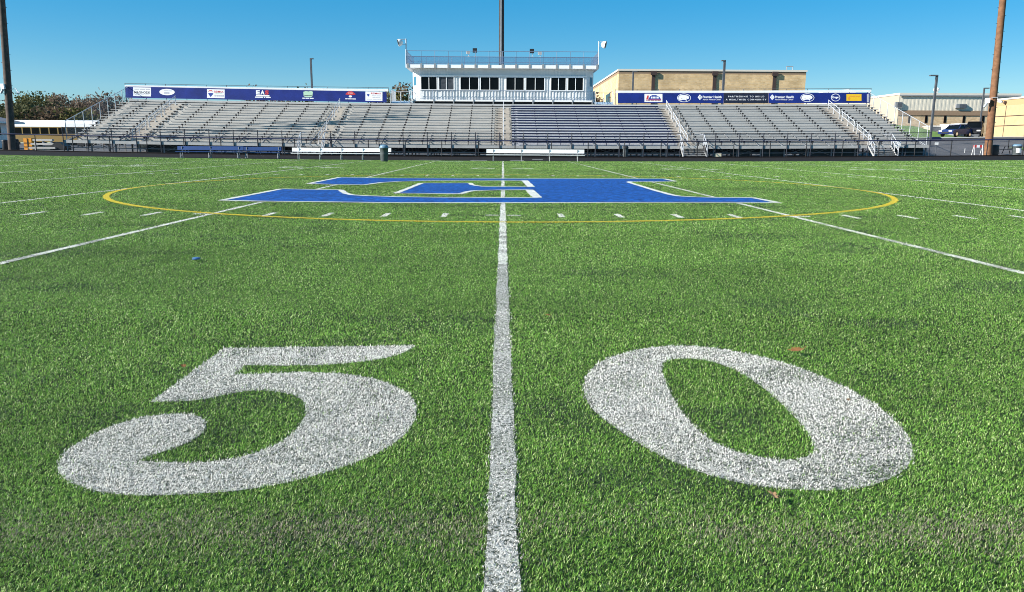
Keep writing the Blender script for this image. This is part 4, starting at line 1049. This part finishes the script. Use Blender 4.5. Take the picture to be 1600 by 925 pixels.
# ------------------------------------------------------------------ background buildings
def wall_corr(b, x0, x1, y, z0, z1, pitch, m):
    x = x0; i = 0
    while x < x1 - 1e-6:
        xe = min(x1, x + pitch / 2); yy = y - (0.018 if i % 2 else 0); b.box(x, xe, yy, y + .1, z0, z1, m); x = xe; i += 1
# gym
Yg = 112.0; gx0 = at(967, 110, Yg)[0]; gx1 = at(1260, 110, Yg)[0]; gzt = at(1100, 108.6, Yg)[2]; gzb = at(1100, 115.8, Yg)[2]; Yg2 = 152.0
gym = thing('gymnasium', 'tall tan brick gymnasium with brown parapet band behind the right stands', 'building', ((gx0 + gx1) / 2, Yg, 0.2))
b = MB(); b.box(gx0, gx1, Yg, Yg2, 0, gzb - 0.002); b.build('brick_wall', M['brick'], gym)
b = MB(); b.box(gx0 - 0.006, gx1 + .006, Yg - .006, Yg2 + .006, gzb, gzt - .25, 0); b.build('parapet_band', M['band'], gym)
b = MB(); b.box(gx0 - .12, gx1 + .12, Yg - .12, Yg2 + .12, gzt - .248, gzt); b.build('coping', M['cap'], gym)
for px in (1020.5, 1116, 1209.5):
    x = at(px, 130, Yg)[0]; b = MB(); b.box(x - .24, x + .24, Yg - .16, Yg - .008, 0.5, gzb + .05); b.box(x - .42, x + .42, Yg - .34, Yg - .162, gzb - .2, gzb + .38); b.build('downspout', M['brown'], gym)
b = MB(); b.box(gx0 - .03, gx0 - .004, Yg + 8.5, Yg + 13.0, 5.4, 9.0); b.build('side_window', M['glass'], gym)
x = at(1238, 104, Yg)[0]; b = MB()
for q in (-.45, .45): b.tube((x + q, Yg + 1, gzt), (x + q, Yg + 1, gzt + .6), 0.05, 6)
b.tube((x - .5, Yg + 1, gzt + .58), (x + .5, Yg + 1, gzt + .58), 0.05, 6); b.build('roof_ladder_rail', M['acgrey'], gym)
b = MB(); b.box(at(1096, 107, Yg)[0], at(1152, 107, Yg)[0], Yg + 4, Yg + 10, gzt, gzt + .32); b.build('roof_unit', M['cap'], gym)
# low building at right
Yb = 125.0; bx0 = at(1406, 146, Yb)[0]; bx1 = at(1592, 146, Yb)[0]; bt = at(1450, 145.4, Yb)[2]; bs = at(1450, 172.6, Yb)[2]
low = thing('metal_sided_building', 'low brick building with tan ribbed metal upper wall behind parked cars', 'building', ((bx0 + bx1) / 2, Yb, 1.8))
b = MB(); wall_corr(b, bx0, bx1, Yb, bs, bt - .3, 0.62, 0); b.box(bx0 + .01, bx1, Yb + .102, Yb + 30, bs, bt - .3, 0); b.build('metal_siding', M['siding'], low)
b = MB(); b.box(bx0 - .012, bx0 - .002, Yb - .02, Yb + 30, bs - 2.2, bt - .302); b.build('gable_wall', M['gable'], low)
b = MB(); b.box(bx0 - .1, bx1 + .3, Yb - .25, Yb + 30, bt - .298, bt, 0); b.build('eave', M['cap'], low)
b = MB(); b.box(bx0 - .08, bx1 + .28, Yb - .27, Yb - .13, bt - .5, bt - .30, 0); b.build('gutter', M['acgrey'], low)
b = MB(); b.box(bx0 + .02, bx1, Yb + .02, Yb + 29, 0.5, bs - .75); b.build('brick_wall', M['brick2'], low)
b = MB(); b.box(bx0 + .02, bx1 + .02, Yb - .10, Yb + 29.1, bs - .748, bs - .01); b.build('shingle_skirt', M['band'], low)
for px in (1421, 1447, 1476.5, 1506, 1536, 1390.0):
    a, c = at(px - 1.9, 185, Yb), at(px + 1.9, 185, Yb); z1 = at(px, 178.5, Yb)[2]; z0 = at(px, 192.0, Yb)[2]
    if px < 1400: continue
    b = MB(); b.box(a[0], c[0], Yb - .03, Yb + .018, z0, z1); w = b.build('window', M['brown'], low)
    b = MB(); b.box(a[0] + .06, c[0] - .06, Yb - .045, Yb - .032, z0 + .06, z1 - .06); b.build('pane', M['glass'], w)
for px, py, wpx, hpx in ((1405, 163.5, 13, 9), (1503, 165.5, 20, 6.5)):
    c = at(px, py, Yb - .5); w = wpx * .085; hh = hpx * .10
    b = MB(); b.box(c[0] - w / 2, c[0] + w / 2, Yb - .42, Yb - .06, c[2] - hh / 2, c[2] + hh / 2); u = b.build('air_conditioner', M['acgrey'], low)
    b = MB(); b.box(c[0] - w * .2, c[0] + w * .45, Yb - .45, Yb - .422, c[2] - hh * .38, c[2] + hh * .38); b.build('grille', M['steel_dk'], u)
c = at(1463, 142.5, Yb + 2); b = MB(); b.lathe([(.3, 0), (.3, .5), (.45, .55), (.4, .9), (.1, 1.0)], (c[0], Yb + 2, bt), 12); b.build('roof_vent', M['white'], low)
# far pale roof behind the banner
c0, c1 = at(1285, 146, 180), at(1337, 146, 180); t = thing('distant_building', 'pale distant roof just above the right banner', 'building', (c0[0], 180, 1))
b = MB(); b.prism([(c0[0], c0[2] - 1), (c1[0], c1[2] - 1), (c1[0], c1[2] + .5), ((c0[0] + c1[0]) / 2 + 2, c0[2] + 1.0), (c0[0], c0[2] + .3)], 180, 196, 0, 'y'); b.build('metal_roof', M['white'], t)
b = MB(); b.box(c0[0] + .3, c1[0] - .3, 180.2, 195.8, 0.3, c0[2] - 1.01); b.build('wall', M['gable'], t)
# right block building (its long side faces left)
e1 = at(1554.5, 155, 112.0); X = e1[0]; zt = e1[2]
blk = thing('block_building', 'cream block building with joint lines at the far right edge', 'building', (X, 108, 1.9))
b = MB(); b.box(X, X + 20, 84.0, 112.0, 1.2, zt - 1.0); b.build('block_wall', M['block'], blk)
b = MB(); b.box(X - .008, X + 20, 83.99, 112.01, zt - .998, zt - .22); b.build('parapet_band', mat('tan_parapet', (0.46, 0.30, 0.15), 0.8), blk)
b = MB(); b.box(X - .1, X + 20.1, 83.9, 112.1, zt - .218, zt); b.build('coping', M['cap'], blk)
b = MB()
for pz in (181.5, 196.5, 216): 
    z = at(1575, pz, 109)[2]; b.box(X - .02, X - .001, 84.2, 111.9, z - .05, z + .05)
for y in (109.2 - 4.5 * k for k in range(6)): b.box(X - .024, X - .0225, y - .05, y + .05, 1.3, zt - 1.02)
b.box(X - .12, X - .03, 111.6, 111.85, 1.3, zt - .3); b.build('joint_lines', M['brown'], blk)
c = at(1575.5, 157.2, 109.6); b = MB(); b.tube((X - .25, 109.4, zt - .6), (X - .01, 109.4, zt - .6), 0.22, 10); b.build('wall_lamp', M['brown'], blk)
# little hip-roofed building at the left edge
Yh = 73.0
ex = at(38.5, 188, Yh + 6.7)[0]; hx1 = ex - .7; ze = at(30, 188.5, Yh)[2]; g = gzf(hx1, Yh)
hut = thing('concession_hut', 'white walled hut with grey hip roof behind the left pole', 'building', (hx1 - 4, Yh, g))
b = MB(); b.box(hx1 - 8.0, hx1, Yh, Yh + 6, g, ze - .16); b.build('wall', M['white'], hut)
b = MB(); b.box(hx1 - 8.7, ex, Yh - .7, Yh + 6.7, ze - .158, ze); b.build('fascia', M['white'], hut)
zr = ze + 1.15; b = MB(); A = [(hx1 - 8.7, Yh - .7, ze + .004), (ex, Yh - .7, ze + .004), (ex, Yh + 6.7, ze + .004), (hx1 - 8.7, Yh + 6.7, ze + .004), (hx1 - 5.6, Yh + 3, zr), (ex - 3.6, Yh + 3, zr)]
b.add(A, [(0, 1, 5, 4), (1, 2, 5), (2, 3, 4, 5), (3, 0, 4)]); b.build('hip_roof', M['roofgrey'], hut)
za, zc = g + 1.15, g + 2.5
b = MB(); b.box(hx1 + .002, hx1 + .03, Yh + 2.2, Yh + 3.9, za, zc); w = b.build('window', M['white'], hut)
b = MB(); b.box(hx1 + .032, hx1 + .045, Yh + 2.3, Yh + 3.8, za + .08, zc - .08); b.build('pane', M['glass'], w)

# ------------------------------------------------------------------ street lamps behind the stands
def lamp(label, px, pyt, pyb, Y, arm_px, r=0.09):
    base = at(px, pyb, Y); top = at(px, pyt, Y); g = gzf(base[0], min(Y, 98)); a = arm_px * Y * .98 / 1200
    t = thing('street_lamp', label, 'street lamp', (base[0], Y, g), 'parking lot lamps')
    b = MB(); b.box(base[0] - r, base[0] + r, Y - r, Y + r, g, top[2]); b.build('pole', M['steel_dk'], t)
    b = MB(); b.obox((base[0] + a / 2, Y, top[2] - .06), (abs(a), .34, .12)); b.build('lamp_head', M['steel_dk'], t)
lamp('dark parking lot lamp standing behind the left blue banner', 487.5, 91, 137, 105, 4, .11)
lamp('dark lamp rising in front of the gymnasium between two downspouts', 1129.5, 94, 145, 100, -5, .13)
lamp('short lamp before the left end of the gymnasium wall', 988.5, 111.5, 145, 104, 6, .10)
lamp('tall grey lamp with long arm right of the grandstand end', 1453.5, 117, 216, 84, -11, .10)
lamp('slender lamp before the metal sided building near the right pole', 1529, 137, 214, 102, 7, .08)

# ------------------------------------------------------------------ buses and cars
def bus(label, px, Y):
    X = at(px, 205, Y)[0]; g = gzf(X, Y); t = thing('school_bus', label, 'bus', (X, Y, g), 'school buses parked behind the fence', False, R(90))
    b = MB(); pr = [(-1.2, .55), (1.2, .55), (1.2, 2.3), (1.12, 2.72), (.8, 2.95), (-.8, 2.95), (-1.12, 2.72), (-1.2, 2.3)]
    b.prism([(y, z) for y, z in pr if True], -10.2, 0, 0, 'x'); 
    o = MB(); o.prism([(-1.2, .55), (1.2, .55), (1.2, 2.30), (-1.2, 2.30)], 0.0, 10.2, 0, 'x'); o.build('body', M['busyellow'], t)
    o = MB(); o.prism([(-1.21, 2.304), (1.21, 2.304), (1.16, 2.72), (.85, 3.0), (.0, 3.1), (-.85, 3.0), (-1.16, 2.72)], -0.02, 10.22, 0, 'x'); o.build('roof', M['white'], t)
    o = MB(); o.box(-.03, -.004, -.95, -.1, 1.45, 2.2); o.box(-.03, -.004, .1, .95, 1.45, 2.2); o.build('rear_window', M['glass'], t)
    o = MB()
    for k in range(9): o.box(.5 + k * 1.05, 1.35 + k * 1.05, -1.225, -1.203, 1.5, 2.2)
    o.build('side_windows', M['glass'], t)
    for x in (2.2, 8.2):
        for y in (-1.0, 1.0):
            o = MB(); o.tube((x, y - .14, .48), (x, y + .14, .48), .48, 16); o.build('wheel', M['rubber'], t)
    for y in (-.85, .85):
        o = MB(); o.tube((-.03, y, 1.15), (-.005, y, 1.15), .11, 10); o.build('tail_lamp', M['lampred'], t)
    o = MB(); o.box(-.2, -.003, -1.2, 1.2, .5, .75); o.build('bumper', M['black'], t)
    return t
b1_ = bus('yellow school bus with white roof parked side-on left of the grandstand', 103, 95)
b1_.rotation_euler = (0, 0, 0); b1_.location.x = at(25, 205, 95)[0]
b2_ = bus('yellow school bus parked end-on behind the side-on bus by the left pole', 38, 101)
t = thing('equipment_crate', 'orange equipment crate with dark straps standing beside the left pole', 'crate', at(43, 237, 70.5))
p, q = at(38.5, 237, 70.5), at(48.5, 216, 70.5)
b = MB(); b.box(p[0], q[0], 70.5, 71.1, gzf(p[0], 70), q[2]); b.build('crate_body', mat('orange_plastic', (0.75, 0.30, 0.02), 0.5, noise=0.12), t)
b = MB()
for f in (.33, .62): b.box(p[0] - .004, q[0] + .004, 70.485, 70.497, p[2] + (q[2] - p[2]) * f, p[2] + (q[2] - p[2]) * f + .07)
b.box((p[0] + q[0]) / 2 - .03, (p[0] + q[0]) / 2 + .03, 70.47, 70.484, gzf(p[0], 70), q[2]); b.build('strap', M['black'], t)
t = thing('silver_bleacher', 'low silver bench with dark covered pile behind the fence left of the grandstand', 'bench', at(66, 237, 69.5))
p, q = at(52, 220, 69.5), at(82, 217.5, 69.5); g = gzf(p[0], 69.5)
for k in range(3): b = MB(); b.box(p[0], q[0] + .3 * k, 69.4 - .35 * k, 69.7 - .35 * k, p[2] - .34 * k, q[2] - .34 * k); b.build('seat', M['alu_l'], t)
b = MB(); b.box(p[0] - .5, q[0] + 1.2, 70.1, 70.13, g, p[2] - .45); b.build('backing_panel', M['screen'], t)
for f in (.08, .5, .92):
    x = p[0] + (q[0] - p[0]) * f; b = MB(); b.box(x - .04, x + .04, 69.45, 69.65, g, p[2] - .002); b.build('leg', M['galv'], t)
p, q = at(80, 222, 69.2), at(105, 234, 69.2)
t = thing('covered_pile', 'dark tarpaulin covered pile behind the fence at the grandstand corner', 'covered pile', at(92, 236, 69.2))
b = MB(); n_ = 9; tops = [p[2] - .35 + .3 * math.sin(math.pi * k / (n_ - 1)) + rnd.uniform(-.04, .06) for k in range(n_)]; xs = [p[0] + (q[0] - p[0]) * k / (n_ - 1) for k in range(n_)]
b.prism([(xs[0], q[2]), (xs[-1], q[2])] + [(xs[k], tops[k]) for k in range(n_ - 1, -1, -1)], 68.9, 69.9, 0, 'y'); b.build('tarpaulin', M['rubber'], t)
b = MB()
for f in (.2, .8): x = p[0] + (q[0] - p[0]) * f; b.box(x - .15, x + .15, 69.1, 69.5, g, q[2] - .002)
b.build('support', M['black'], t)
def car(label, px, Y, rz, m, suv=False):
    X = at(px, 215, Y)[0]; g = gzf(X, Y); t = thing('parked_car', label, 'car', (X, Y, g), 'cars parked beyond the fence', False, rz)
    L, Wd = (4.7, 1.85); hb = 0.95 if not suv else 1.05; ht = 1.45 if not suv else 1.85
    if suv: pr = [(-2.35, .35), (2.35, .35), (2.38, .75), (2.2, 1.0), (1.15, 1.1), (-2.25, 1.1), (-2.36, .8)]; cb = [(1.15, 1.1), (.55, 1.78), (-1.9, 1.82), (-2.2, 1.1)]
    else: pr = [(-2.3, .32), (2.3, .32), (2.34, .6), (2.1, .82), (1.0, .95), (-1.7, .98), (-2.25, .9), (-2.34, .6)]; cb = [(1.0, .95), (.35, 1.40), (-.9, 1.44), (-1.75, .98)]
    b = MB(); b.prism(pr, -Wd / 2, Wd / 2, 0, 'y'); b.build('body', m, t)
    b = MB(); n_ = len(cb); vs = [(x, -Wd / 2 + .06, z) for x, z in cb] ; vs = [(x, s * (Wd / 2 - (.06 if z < 1.2 else .22)), z - (.03 if i in (1, 2) else 0)) for s in (-1, 1) for i, (x, z) in enumerate(cb)]
    b.add(vs, [(0, 1, 2, 3), (4, 5, 6, 7), (0, 1, 5, 4), (2, 3, 7, 6), (1, 2, 6, 5)]); b.build('windows', M['glass'], t)
    b = MB(); r1, r2 = cb[1], cb[2]; zt_ = max(r1[1], r2[1])
    b.box(r2[0] - .05, r1[0] + .05, -Wd / 2 + .20, Wd / 2 - .20, zt_ - .03, zt_ + .04)
    for s in (-1, 1):
        for (p_, q_) in ((cb[0], cb[1]), (cb[3], cb[2]), ((-.35, pr[4][1]), (-.3, zt_))): b.tube((p_[0], s * (Wd / 2 - .07), p_[1]), (q_[0], s * (Wd / 2 - .21), q_[1]), .045, 5)
    b.build('roof', m, t)
    for x in (-1.42, 1.42):
        for s in (-1, 1):
            w = MB(); w.tube((x, s * (Wd / 2 - .18), .33), (x, s * (Wd / 2 + .01), .33), .33, 18); wo = w.build('wheel', M['rubber'], t)
            w = MB(); w.tube((x, s * (Wd / 2 + .011), .33), (x, s * (Wd / 2 + .02), .33), .2, 12); w.build('rim', M['chrome'], wo)
    for s in (-1, 1):
        b = MB(); b.box(pr[2][0] - .12, pr[2][0] + .02, s * .62 - .2, s * .62 + .2, .62, .78); b.build('headlight', M['lampclear'], t)
        b = MB(); b.box(-2.37, -2.28, s * .68 - .16, s * .68 + .16, .7, .86); b.build('tail_lamp', M['lampred'], t)
    b = MB(); b.box(2.30, 2.37, -.45, .45, .42, .58); b.build('grille', M['black'], t)
    return t
car('blue sedan parked left of the black sport utility car', 1493, 97, R(-150), M['carblue'])
car('black sport utility car parked beside the blue sedan near the right pole', 1521, 99, R(-125), M['carblack'], True)
p = at(1460, 219.5, 92); t = thing('covered_cart', 'dark blue covered cart parked low beside the tall grey lamp', 'cart', (p[0], 92, p[2] - .1))
b = MB(); b.prism([(p[0] - .65, p[2]), (p[0] + .65, p[2]), (p[0] + .6, p[2] + .30), (p[0] + .3, p[2] + .42), (p[0] - .45, p[2] + .40), (p[0] - .62, p[2] + .25)], 91.6, 93.0, 0, 'y'); b.build('cover', M['navy'], t)
b = MB()
for q in (-.4, .4): b.tube((p[0] + q, 91.7, p[2] - .12), (p[0] + q, 92.9, p[2] - .12), .16, 10)
b.build('wheels', M['rubber'], t)

# utility boxes, sign boards and other small things behind the right fence
def util(label, px0, px1, py0, py1, Y, m, door, name='utility_cabinet'):
    a, c = at(px0, py1, Y), at(px1, py0, Y); t = thing(name, label, 'utility cabinet', ((a[0] + c[0]) / 2, Y, a[2]))
    g = gzf(a[0], Y)
    b = MB(); b.box(a[0], c[0], Y, Y + 2.2, min(g, a[2]), c[2] - .12); b.build('cabinet', m, t)
    b = MB(); b.box(a[0] - .1, c[0] + .1, Y - .1, Y + 2.3, c[2] - .118, c[2]); b.build('roof', M['white'], t)
    for u0, u1 in door:
        b = MB(); b.box(a[0] + (c[0] - a[0]) * u0, a[0] + (c[0] - a[0]) * u1, Y - .03, Y - .002, a[2] + (c[2] - a[2]) * .35, a[2] + (c[2] - a[2]) * .85); b.build('louvre', M['steel_dk'], t)
util('long beige utility cabinet with dark slots below the brick wall', 1454, 1478, 196.5, 210, 118, M['gable'], ((.05, .95),))
util('white utility cabinet with dark louvre left of the grey one', 1481, 1497, 194, 211, 116, M['white'], ((.1, .9),))
util('grey utility cabinet with two louvres behind the parked cars', 1498.5, 1534, 193, 211, 117, M['acgrey'], ((.3, .5), (.75, .92)))
def sign(label, px, py0, py1, wpx, Y, m=M['white'], name='notice_sign'):
    a, c = at(px - wpx / 2, py1, Y), at(px + wpx / 2, py0, Y); g = gzf(a[0], Y); t = thing(name, label, 'sign', ((a[0] + c[0]) / 2, Y, g))
    b = MB(); b.box(a[0], c[0], Y - .015, Y, a[2], c[2]); b.build('board', m, t)
    x = (a[0] + c[0]) / 2; b = MB(); b.tube((x, Y + .03, g), (x, Y + .03, c[2]), .025, 6); b.build('post', M['steel_dk'], t); return t
sign('small white notice sign on the front railing left of a larger notice', 1397.5, 221, 229, 2.6, 67.2)
s2 = sign('white notice sign with writing on the front railing by the right stairs', 1404, 221, 229, 7.5, 67.2)
sign('white sign on the right fence near the grandstand corner', 1463.5, 222.5, 226.5, 6, 65.9)
sign('narrow white sign post beyond the fence', 1507.5, 232, 239, 1.6, 72)
t = thing('barricade', 'red and white barricade left of the right wooden pole', 'barricade', (at(1527, 240, 70)[0], 70, gzf(at(1527, 240, 70)[0], 70)), None, False)
for k, m_ in enumerate(('ink_r', 'ink_w', 'ink_r')):
    b = MB(); b.obox((-.28 + .28 * k, 0, .78), (.275, .03, .22)); b.build('board', M[m_], t)
for e in (-1, 1):
    b = MB(); b.tube((e * .38, -.2, 0), (e * .38, 0, .9), .025, 6); b.tube((e * .38, .2, 0), (e * .38, 0, .9), .025, 6); b.build('leg', M['white'], t)
t0 = thing('picnic_table', 'black picnic table on the grass right of the right pole', 'picnic table', (at(1563, 243, 72)[0], 72, gzf(at(1563, 243, 72)[0], 72)), None, False)
b = MB(); b.box(-.7, .7, -.4, .4, .72, .77); b.build('table_top', M['black'], t0)
for e in (-1, 1): b = MB(); b.box(-.7, .7, e * .72 - .13, e * .72 + .13, .42, .46); b.build('seat', M['black'], t0)
for e in (-1, 1): b = MB(); b.tube((e * .5, -.6, 0), (e * .5, -.25, .72), .035, 6); b.tube((e * .5, .6, 0), (e * .5, .25, .72), .035, 6); b.build('leg', M['black'], t0)
Y2 = 78.0; xa, xb = at(1546, 218, Y2)[0], at(1700, 218, Y2)[0]
t = thing('rear_fence', 'dark rail fence before the cream block building at the right', 'fence', (xa, Y2, gzf(xa, Y2)))
z1 = at(1570, 218.2, Y2)[2]; b = MB(); b.tube((xa, Y2, z1), (xb, Y2, z1), .05, 6); b.build('rail', M['black'], t)
for k in range(6): x = xa + (xb - xa) * k / 5; b = MB(); b.tube((x, Y2, gzf(x, Y2)), (x, Y2, z1), .045, 6); b.build('post', M['black'], t)
# grass bank and kerb at the right, as sheets over the ground
def patch(name, x0, x1, y0, y1, m, off): sheet(name, np.linspace(x0, x1, 12), np.linspace(y0, y1, 10), m, off)
b = MB(); xs = np.linspace(46, 61, 11); ys = np.linspace(97, 112, 9)
b.v = [(x, y, gzf(x, y) - .05 + (2.0 + .25 * math.sin(x)) * float(sm(97, 109, y)) * float(sm(61, 55, x))) for y in ys for x in xs]
for jj in range(8):
    for ii in range(10): a_ = jj * 11 + ii; b.f.append((a_, a_ + 1, a_ + 12, a_ + 11)); b.m.append(0); b.s.append(True)
tag(b.build('grass_bank', M['grass'], flip=False), kind='structure')
sheet('lawn', np.linspace(52, 90, 14), np.linspace(70, 80, 8), M['grass'], 0.03)
sheet('path', np.linspace(38, 100, 20), np.linspace(92.0, 93.2, 3), M['concrete'], 0.08)
sheet('apron', np.linspace(37.5, 100, 20), np.linspace(66.3, 68.2, 4), M['concrete'], 0.0)

# ------------------------------------------------------------------ trees
M['foliage'] = attr_mat('tree_foliage', 0.8, 0.1, 0.25)
def branches(b, p, d, L, r, depth, rr, m=0):
    q = p + d * L; b.tube(p, q, r, 5 if depth > 1 else 3, m, r * .62, 1, False)
    if depth == 0: return [q]
    tips = []
    for k in range(rr.choice((2, 3, 3))):
        u = Vector((rr.gauss(0, 1), rr.gauss(0, 1), rr.gauss(.35, .6))).normalized()
        nd = (d * .75 + u * .75).normalized(); tips += branches(b, p.lerp(q, rr.uniform(.6, 1)), nd, L * rr.uniform(.62, .82), r * .58, depth - 1, rr, m)
    return tips + [q]
def tree(label, px, pyt, Y, cw, c0, c1, seed, leaves=1500, bare=False, group='autumn trees beyond the left end', leaf=0.30):
    rr = random.Random(seed); ng = np.random.default_rng(seed)
    X = at(px, pyt, Y)[0]; g = gzf(min(X, 37), Y); top = at(px, pyt, Y)[2]; hgt = top - g
    t = thing('bare_tree' if bare else 'autumn_tree', label, 'tree', (X, Y, g), group)
    b = MB(); b.tube((X, Y, g - .1), (X + rr.uniform(-.3, .3), Y, g + hgt * .35), .28 + hgt * .01, 8, 0, .2, 2)
    tips = []
    if bare:
        for k in range(5):
            a = 2 * math.pi * k / 5 + rr.random(); d = Vector((math.cos(a) * .55, math.sin(a) * .55, 1)).normalized()
            tips += branches(b, Vector((X, Y, g + hgt * rr.uniform(.22, .34))), d, hgt * .27, .11, 4, rr)
        b.tube((X, Y, g + hgt * .33), (X, Y, g + hgt * .8), .16, 6, 0, .05)
    else:
        for k in range(7):
            a = 2 * math.pi * k / 7 + rr.random(); d = Vector((math.cos(a) * .7, math.sin(a) * .7, .9)).normalized()
            tips += branches(b, Vector((X, Y, g + hgt * rr.uniform(.2, .45))), d, hgt * .26, .10, 2, rr)
    b.build('trunk', M['bark'] if not bare else M['cord'], t)
    # crown: clumps of leaf faces spread through an uneven volume
    nc = 46 if not bare else 40; C = []
    for k in range(nc):
        u = rr.uniform(-1, 1); a = rr.uniform(0, 2 * math.pi); r_ = rr.uniform(.35, 1) ** .6
        zz = rr.uniform(-.9, 1); w = math.sqrt(max(.05, 1 - zz * zz * .85))
        C.append((X + cw / 2 * r_ * w * math.cos(a), Y + cw / 2 * r_ * w * math.sin(a), g + hgt * (.56 + .37 * zz), rr.uniform(.5, 1.15) * cw * .12))
    if bare: C = [(q.x, q.y, q.z, .6) for q in tips if rr.random() < .25]
    n_ = leaves if not bare else int(leaves * .25)
    C = np.array(C); ci = ng.integers(0, len(C), n_); cen = C[ci, :3] + ng.normal(0, 1, (n_, 3)) * C[ci, 3:4] * np.array((1, 1, .75))
    cen[:, 2] = np.minimum(cen[:, 2], top + .2)
    uu = ng.normal(0, 1, (n_, 3)); uu /= np.linalg.norm(uu, axis=1)[:, None]; vv = np.cross(uu, ng.normal(0, 1, (n_, 3))); vv /= np.linalg.norm(vv, axis=1)[:, None]
    s_ = leaf * ng.uniform(.5, 1.2, n_)[:, None]
    V = np.stack([cen - uu * s_, cen + vv * s_ * .6, cen + uu * s_, cen - vv * s_ * .6], 1).reshape(-1, 3); o_ = (np.arange(n_) * 4)[:, None, None]
    T = (np.array([[0, 1, 2], [0, 2, 3]])[None] + o_).reshape(-1, 3)
    ct = ng.random(len(C)) * .7; tt = np.clip(ct[ci] + ng.uniform(0, .35, n_), 0, 1)
    cc = np.repeat(ramp(c0, c1, tt), 4, 0)
    o = raw_mesh('crown', V - np.array((X, Y, g)), T, [M['foliage']], cc); o.parent = t
    return t
BR = ((0.075, 0.058, 0.040), (0.16, 0.125, 0.085)); OL = ((0.06, 0.065, 0.020), (0.17, 0.16, 0.06)); GR = ((0.045, 0.052, 0.022), (0.115, 0.115, 0.055)); RU = ((0.085, 0.060, 0.040), (0.175, 0.125, 0.085)); GY = ((0.12, 0.09, 0.07), (0.22, 0.17, 0.13))
spec = [
 (-14, 158, 150, 9, BR, 'brown autumn tree at the far left edge behind the hut roof'),
 (3, 163, 140, 8, GR, 'dark green tree just behind the left wooden pole'),
 (22, 162, 170, 8, BR, 'dull brown autumn tree right of the left wooden pole'),
 (46, 143.5, 160, 8, OL, 'tallest olive green tree above the left bus'),
 (62, 155, 150, 9, GR, 'dark green rounded tree above the gap between buses'),
 (73, 145.5, 175, 7, OL, 'pale olive tree rising behind the middle bus'),
 (88, 148, 165, 6, GY, 'thin grey brown tree above the middle bus'),
 (103, 160, 150, 9, RU, 'russet autumn tree behind the right bus'),
 (122, 160, 155, 11, BR, 'broad brown tree at the foot of the end railing'),
 (142, 159, 165, 11, RU, 'russet tree seen through the lower end railing'),
 (160, 156, 150, 10, BR, 'dark brown tree seen through the upper end railing'),
 (36, 168, 125, 7, GR, 'low dark green tree in front of the brown ones by the hut'),
 (84, 170, 125, 8, RU, 'low russet tree in front of the olive ones behind the buses'),
 (112, 172, 125, 8, OL, 'low olive tree in front of the russet tree behind the right bus'),
]
for i, (px, pyt, Y, cw, cc, lab) in enumerate(spec): tree(lab, px, pyt, Y, cw, cc[0], cc[1], 100 + i, 1900)
for i, (px, pyt, Y, cw, lab) in enumerate(((135, 142, 150, 9, 'leafless tree with fine twigs left of the end railing'), (156, 139, 145, 9, 'tall leafless tree with spreading twigs behind the end railing'), (182, 141, 150, 8, 'leafless tree half hidden by the top of the end railing'))):
    tree(lab, px, pyt, Y, cw, GY[0], GY[1], 300 + i, 1500, True)
for i, (px, pyt, Y, cw, cc, lab) in enumerate(((463, 132, 150, 8, OL, 'dark treetop showing above the left banner beside the lamp'), (432, 135.5, 170, 7, GY, 'low grey treetop showing above the left banner'), (396, 134, 175, 6, GY, 'faint treetop above the middle of the left banner'),
        (618, 140, 130, 6, OL, 'brown green treetop left of the press box steps'), (636, 128, 120, 6, BR, 'taller brown tree beside the press box left wall'), (600, 141, 140, 5, GY, 'thin treetop at the right end of the left banner'))):
    tree(lab, px, pyt, Y, cw, cc[0], cc[1], 400 + i, 1300, False, 'treetops behind the grandstand')
tree('small reddish tree right of the press box steps', 933, 147, 105, 4, RU[0], RU[1], 501, 900, False, 'treetops behind the grandstand')

# ------------------------------------------------------------------ small litter on the turf
def leaf(label, px, py, s, m, rz):
    x, y = ground(px, py); b = MB(); pts = []
    lobes = 9
    for i in range(lobes * 2):
        a = math.pi * 2 * i / (lobes * 2); r_ = s * (1.0 if i % 2 == 0 else .55) * (1 + .25 * math.cos(a * 2)) * rnd.uniform(.8, 1.1)
        pts.append((r_ * math.cos(a), r_ * math.sin(a)))
    vs = [(0, 0, .012)] + [(u, v, .010 + .22 * abs(v) + rnd.uniform(0, .006)) for u, v in pts]
    b.add(vs, [(0, i + 1, (i + 1) % len(pts) + 1) for i in range(len(pts))]); (b.tube((s * .9, 0, .015), (s * 1.5, .01, .02), .0016, 4) if s > .03 else None)
    o = b.build('fallen_leaf', m); o.location = (x, y, gzf(x, y) + .024); o.rotation_euler = (0.15, -.1, rz); tag(o, label, 'leaf', 'dry leaves on the turf')
leaf('orange brown curled leaf on the turf above the zero', 1245, 557, .042, M['leaf'], .3)
leaf('small tan leaf on the turf below the zero', 1206, 790, .021, M['leaf2'], 1.7)
leaf('small orange leaf on the turf right of the midfield line', 855, 501, .022, M['leaf'], 2.4)
leaf('tiny tan leaf lying on the right stroke of the zero', 1324, 637, .012, M['leaf2'], .9)
leaf('reddish leaf at the left of the five near its upper stroke', 287, 583, .020, M['leaf'], 2.0)
x, y = ground(307, 408.5); b = MB(); b.lathe([(.034, 0), (.038, .006), (.034, .016), (.015, .020), (.001, .020)], (0, 0, 0), 16); o = b.build('marker_disc', M['capblue']); o.location = (x, y, .02)
tag(o, 'small blue plastic marker disc on the turf left of midfield', 'marker')
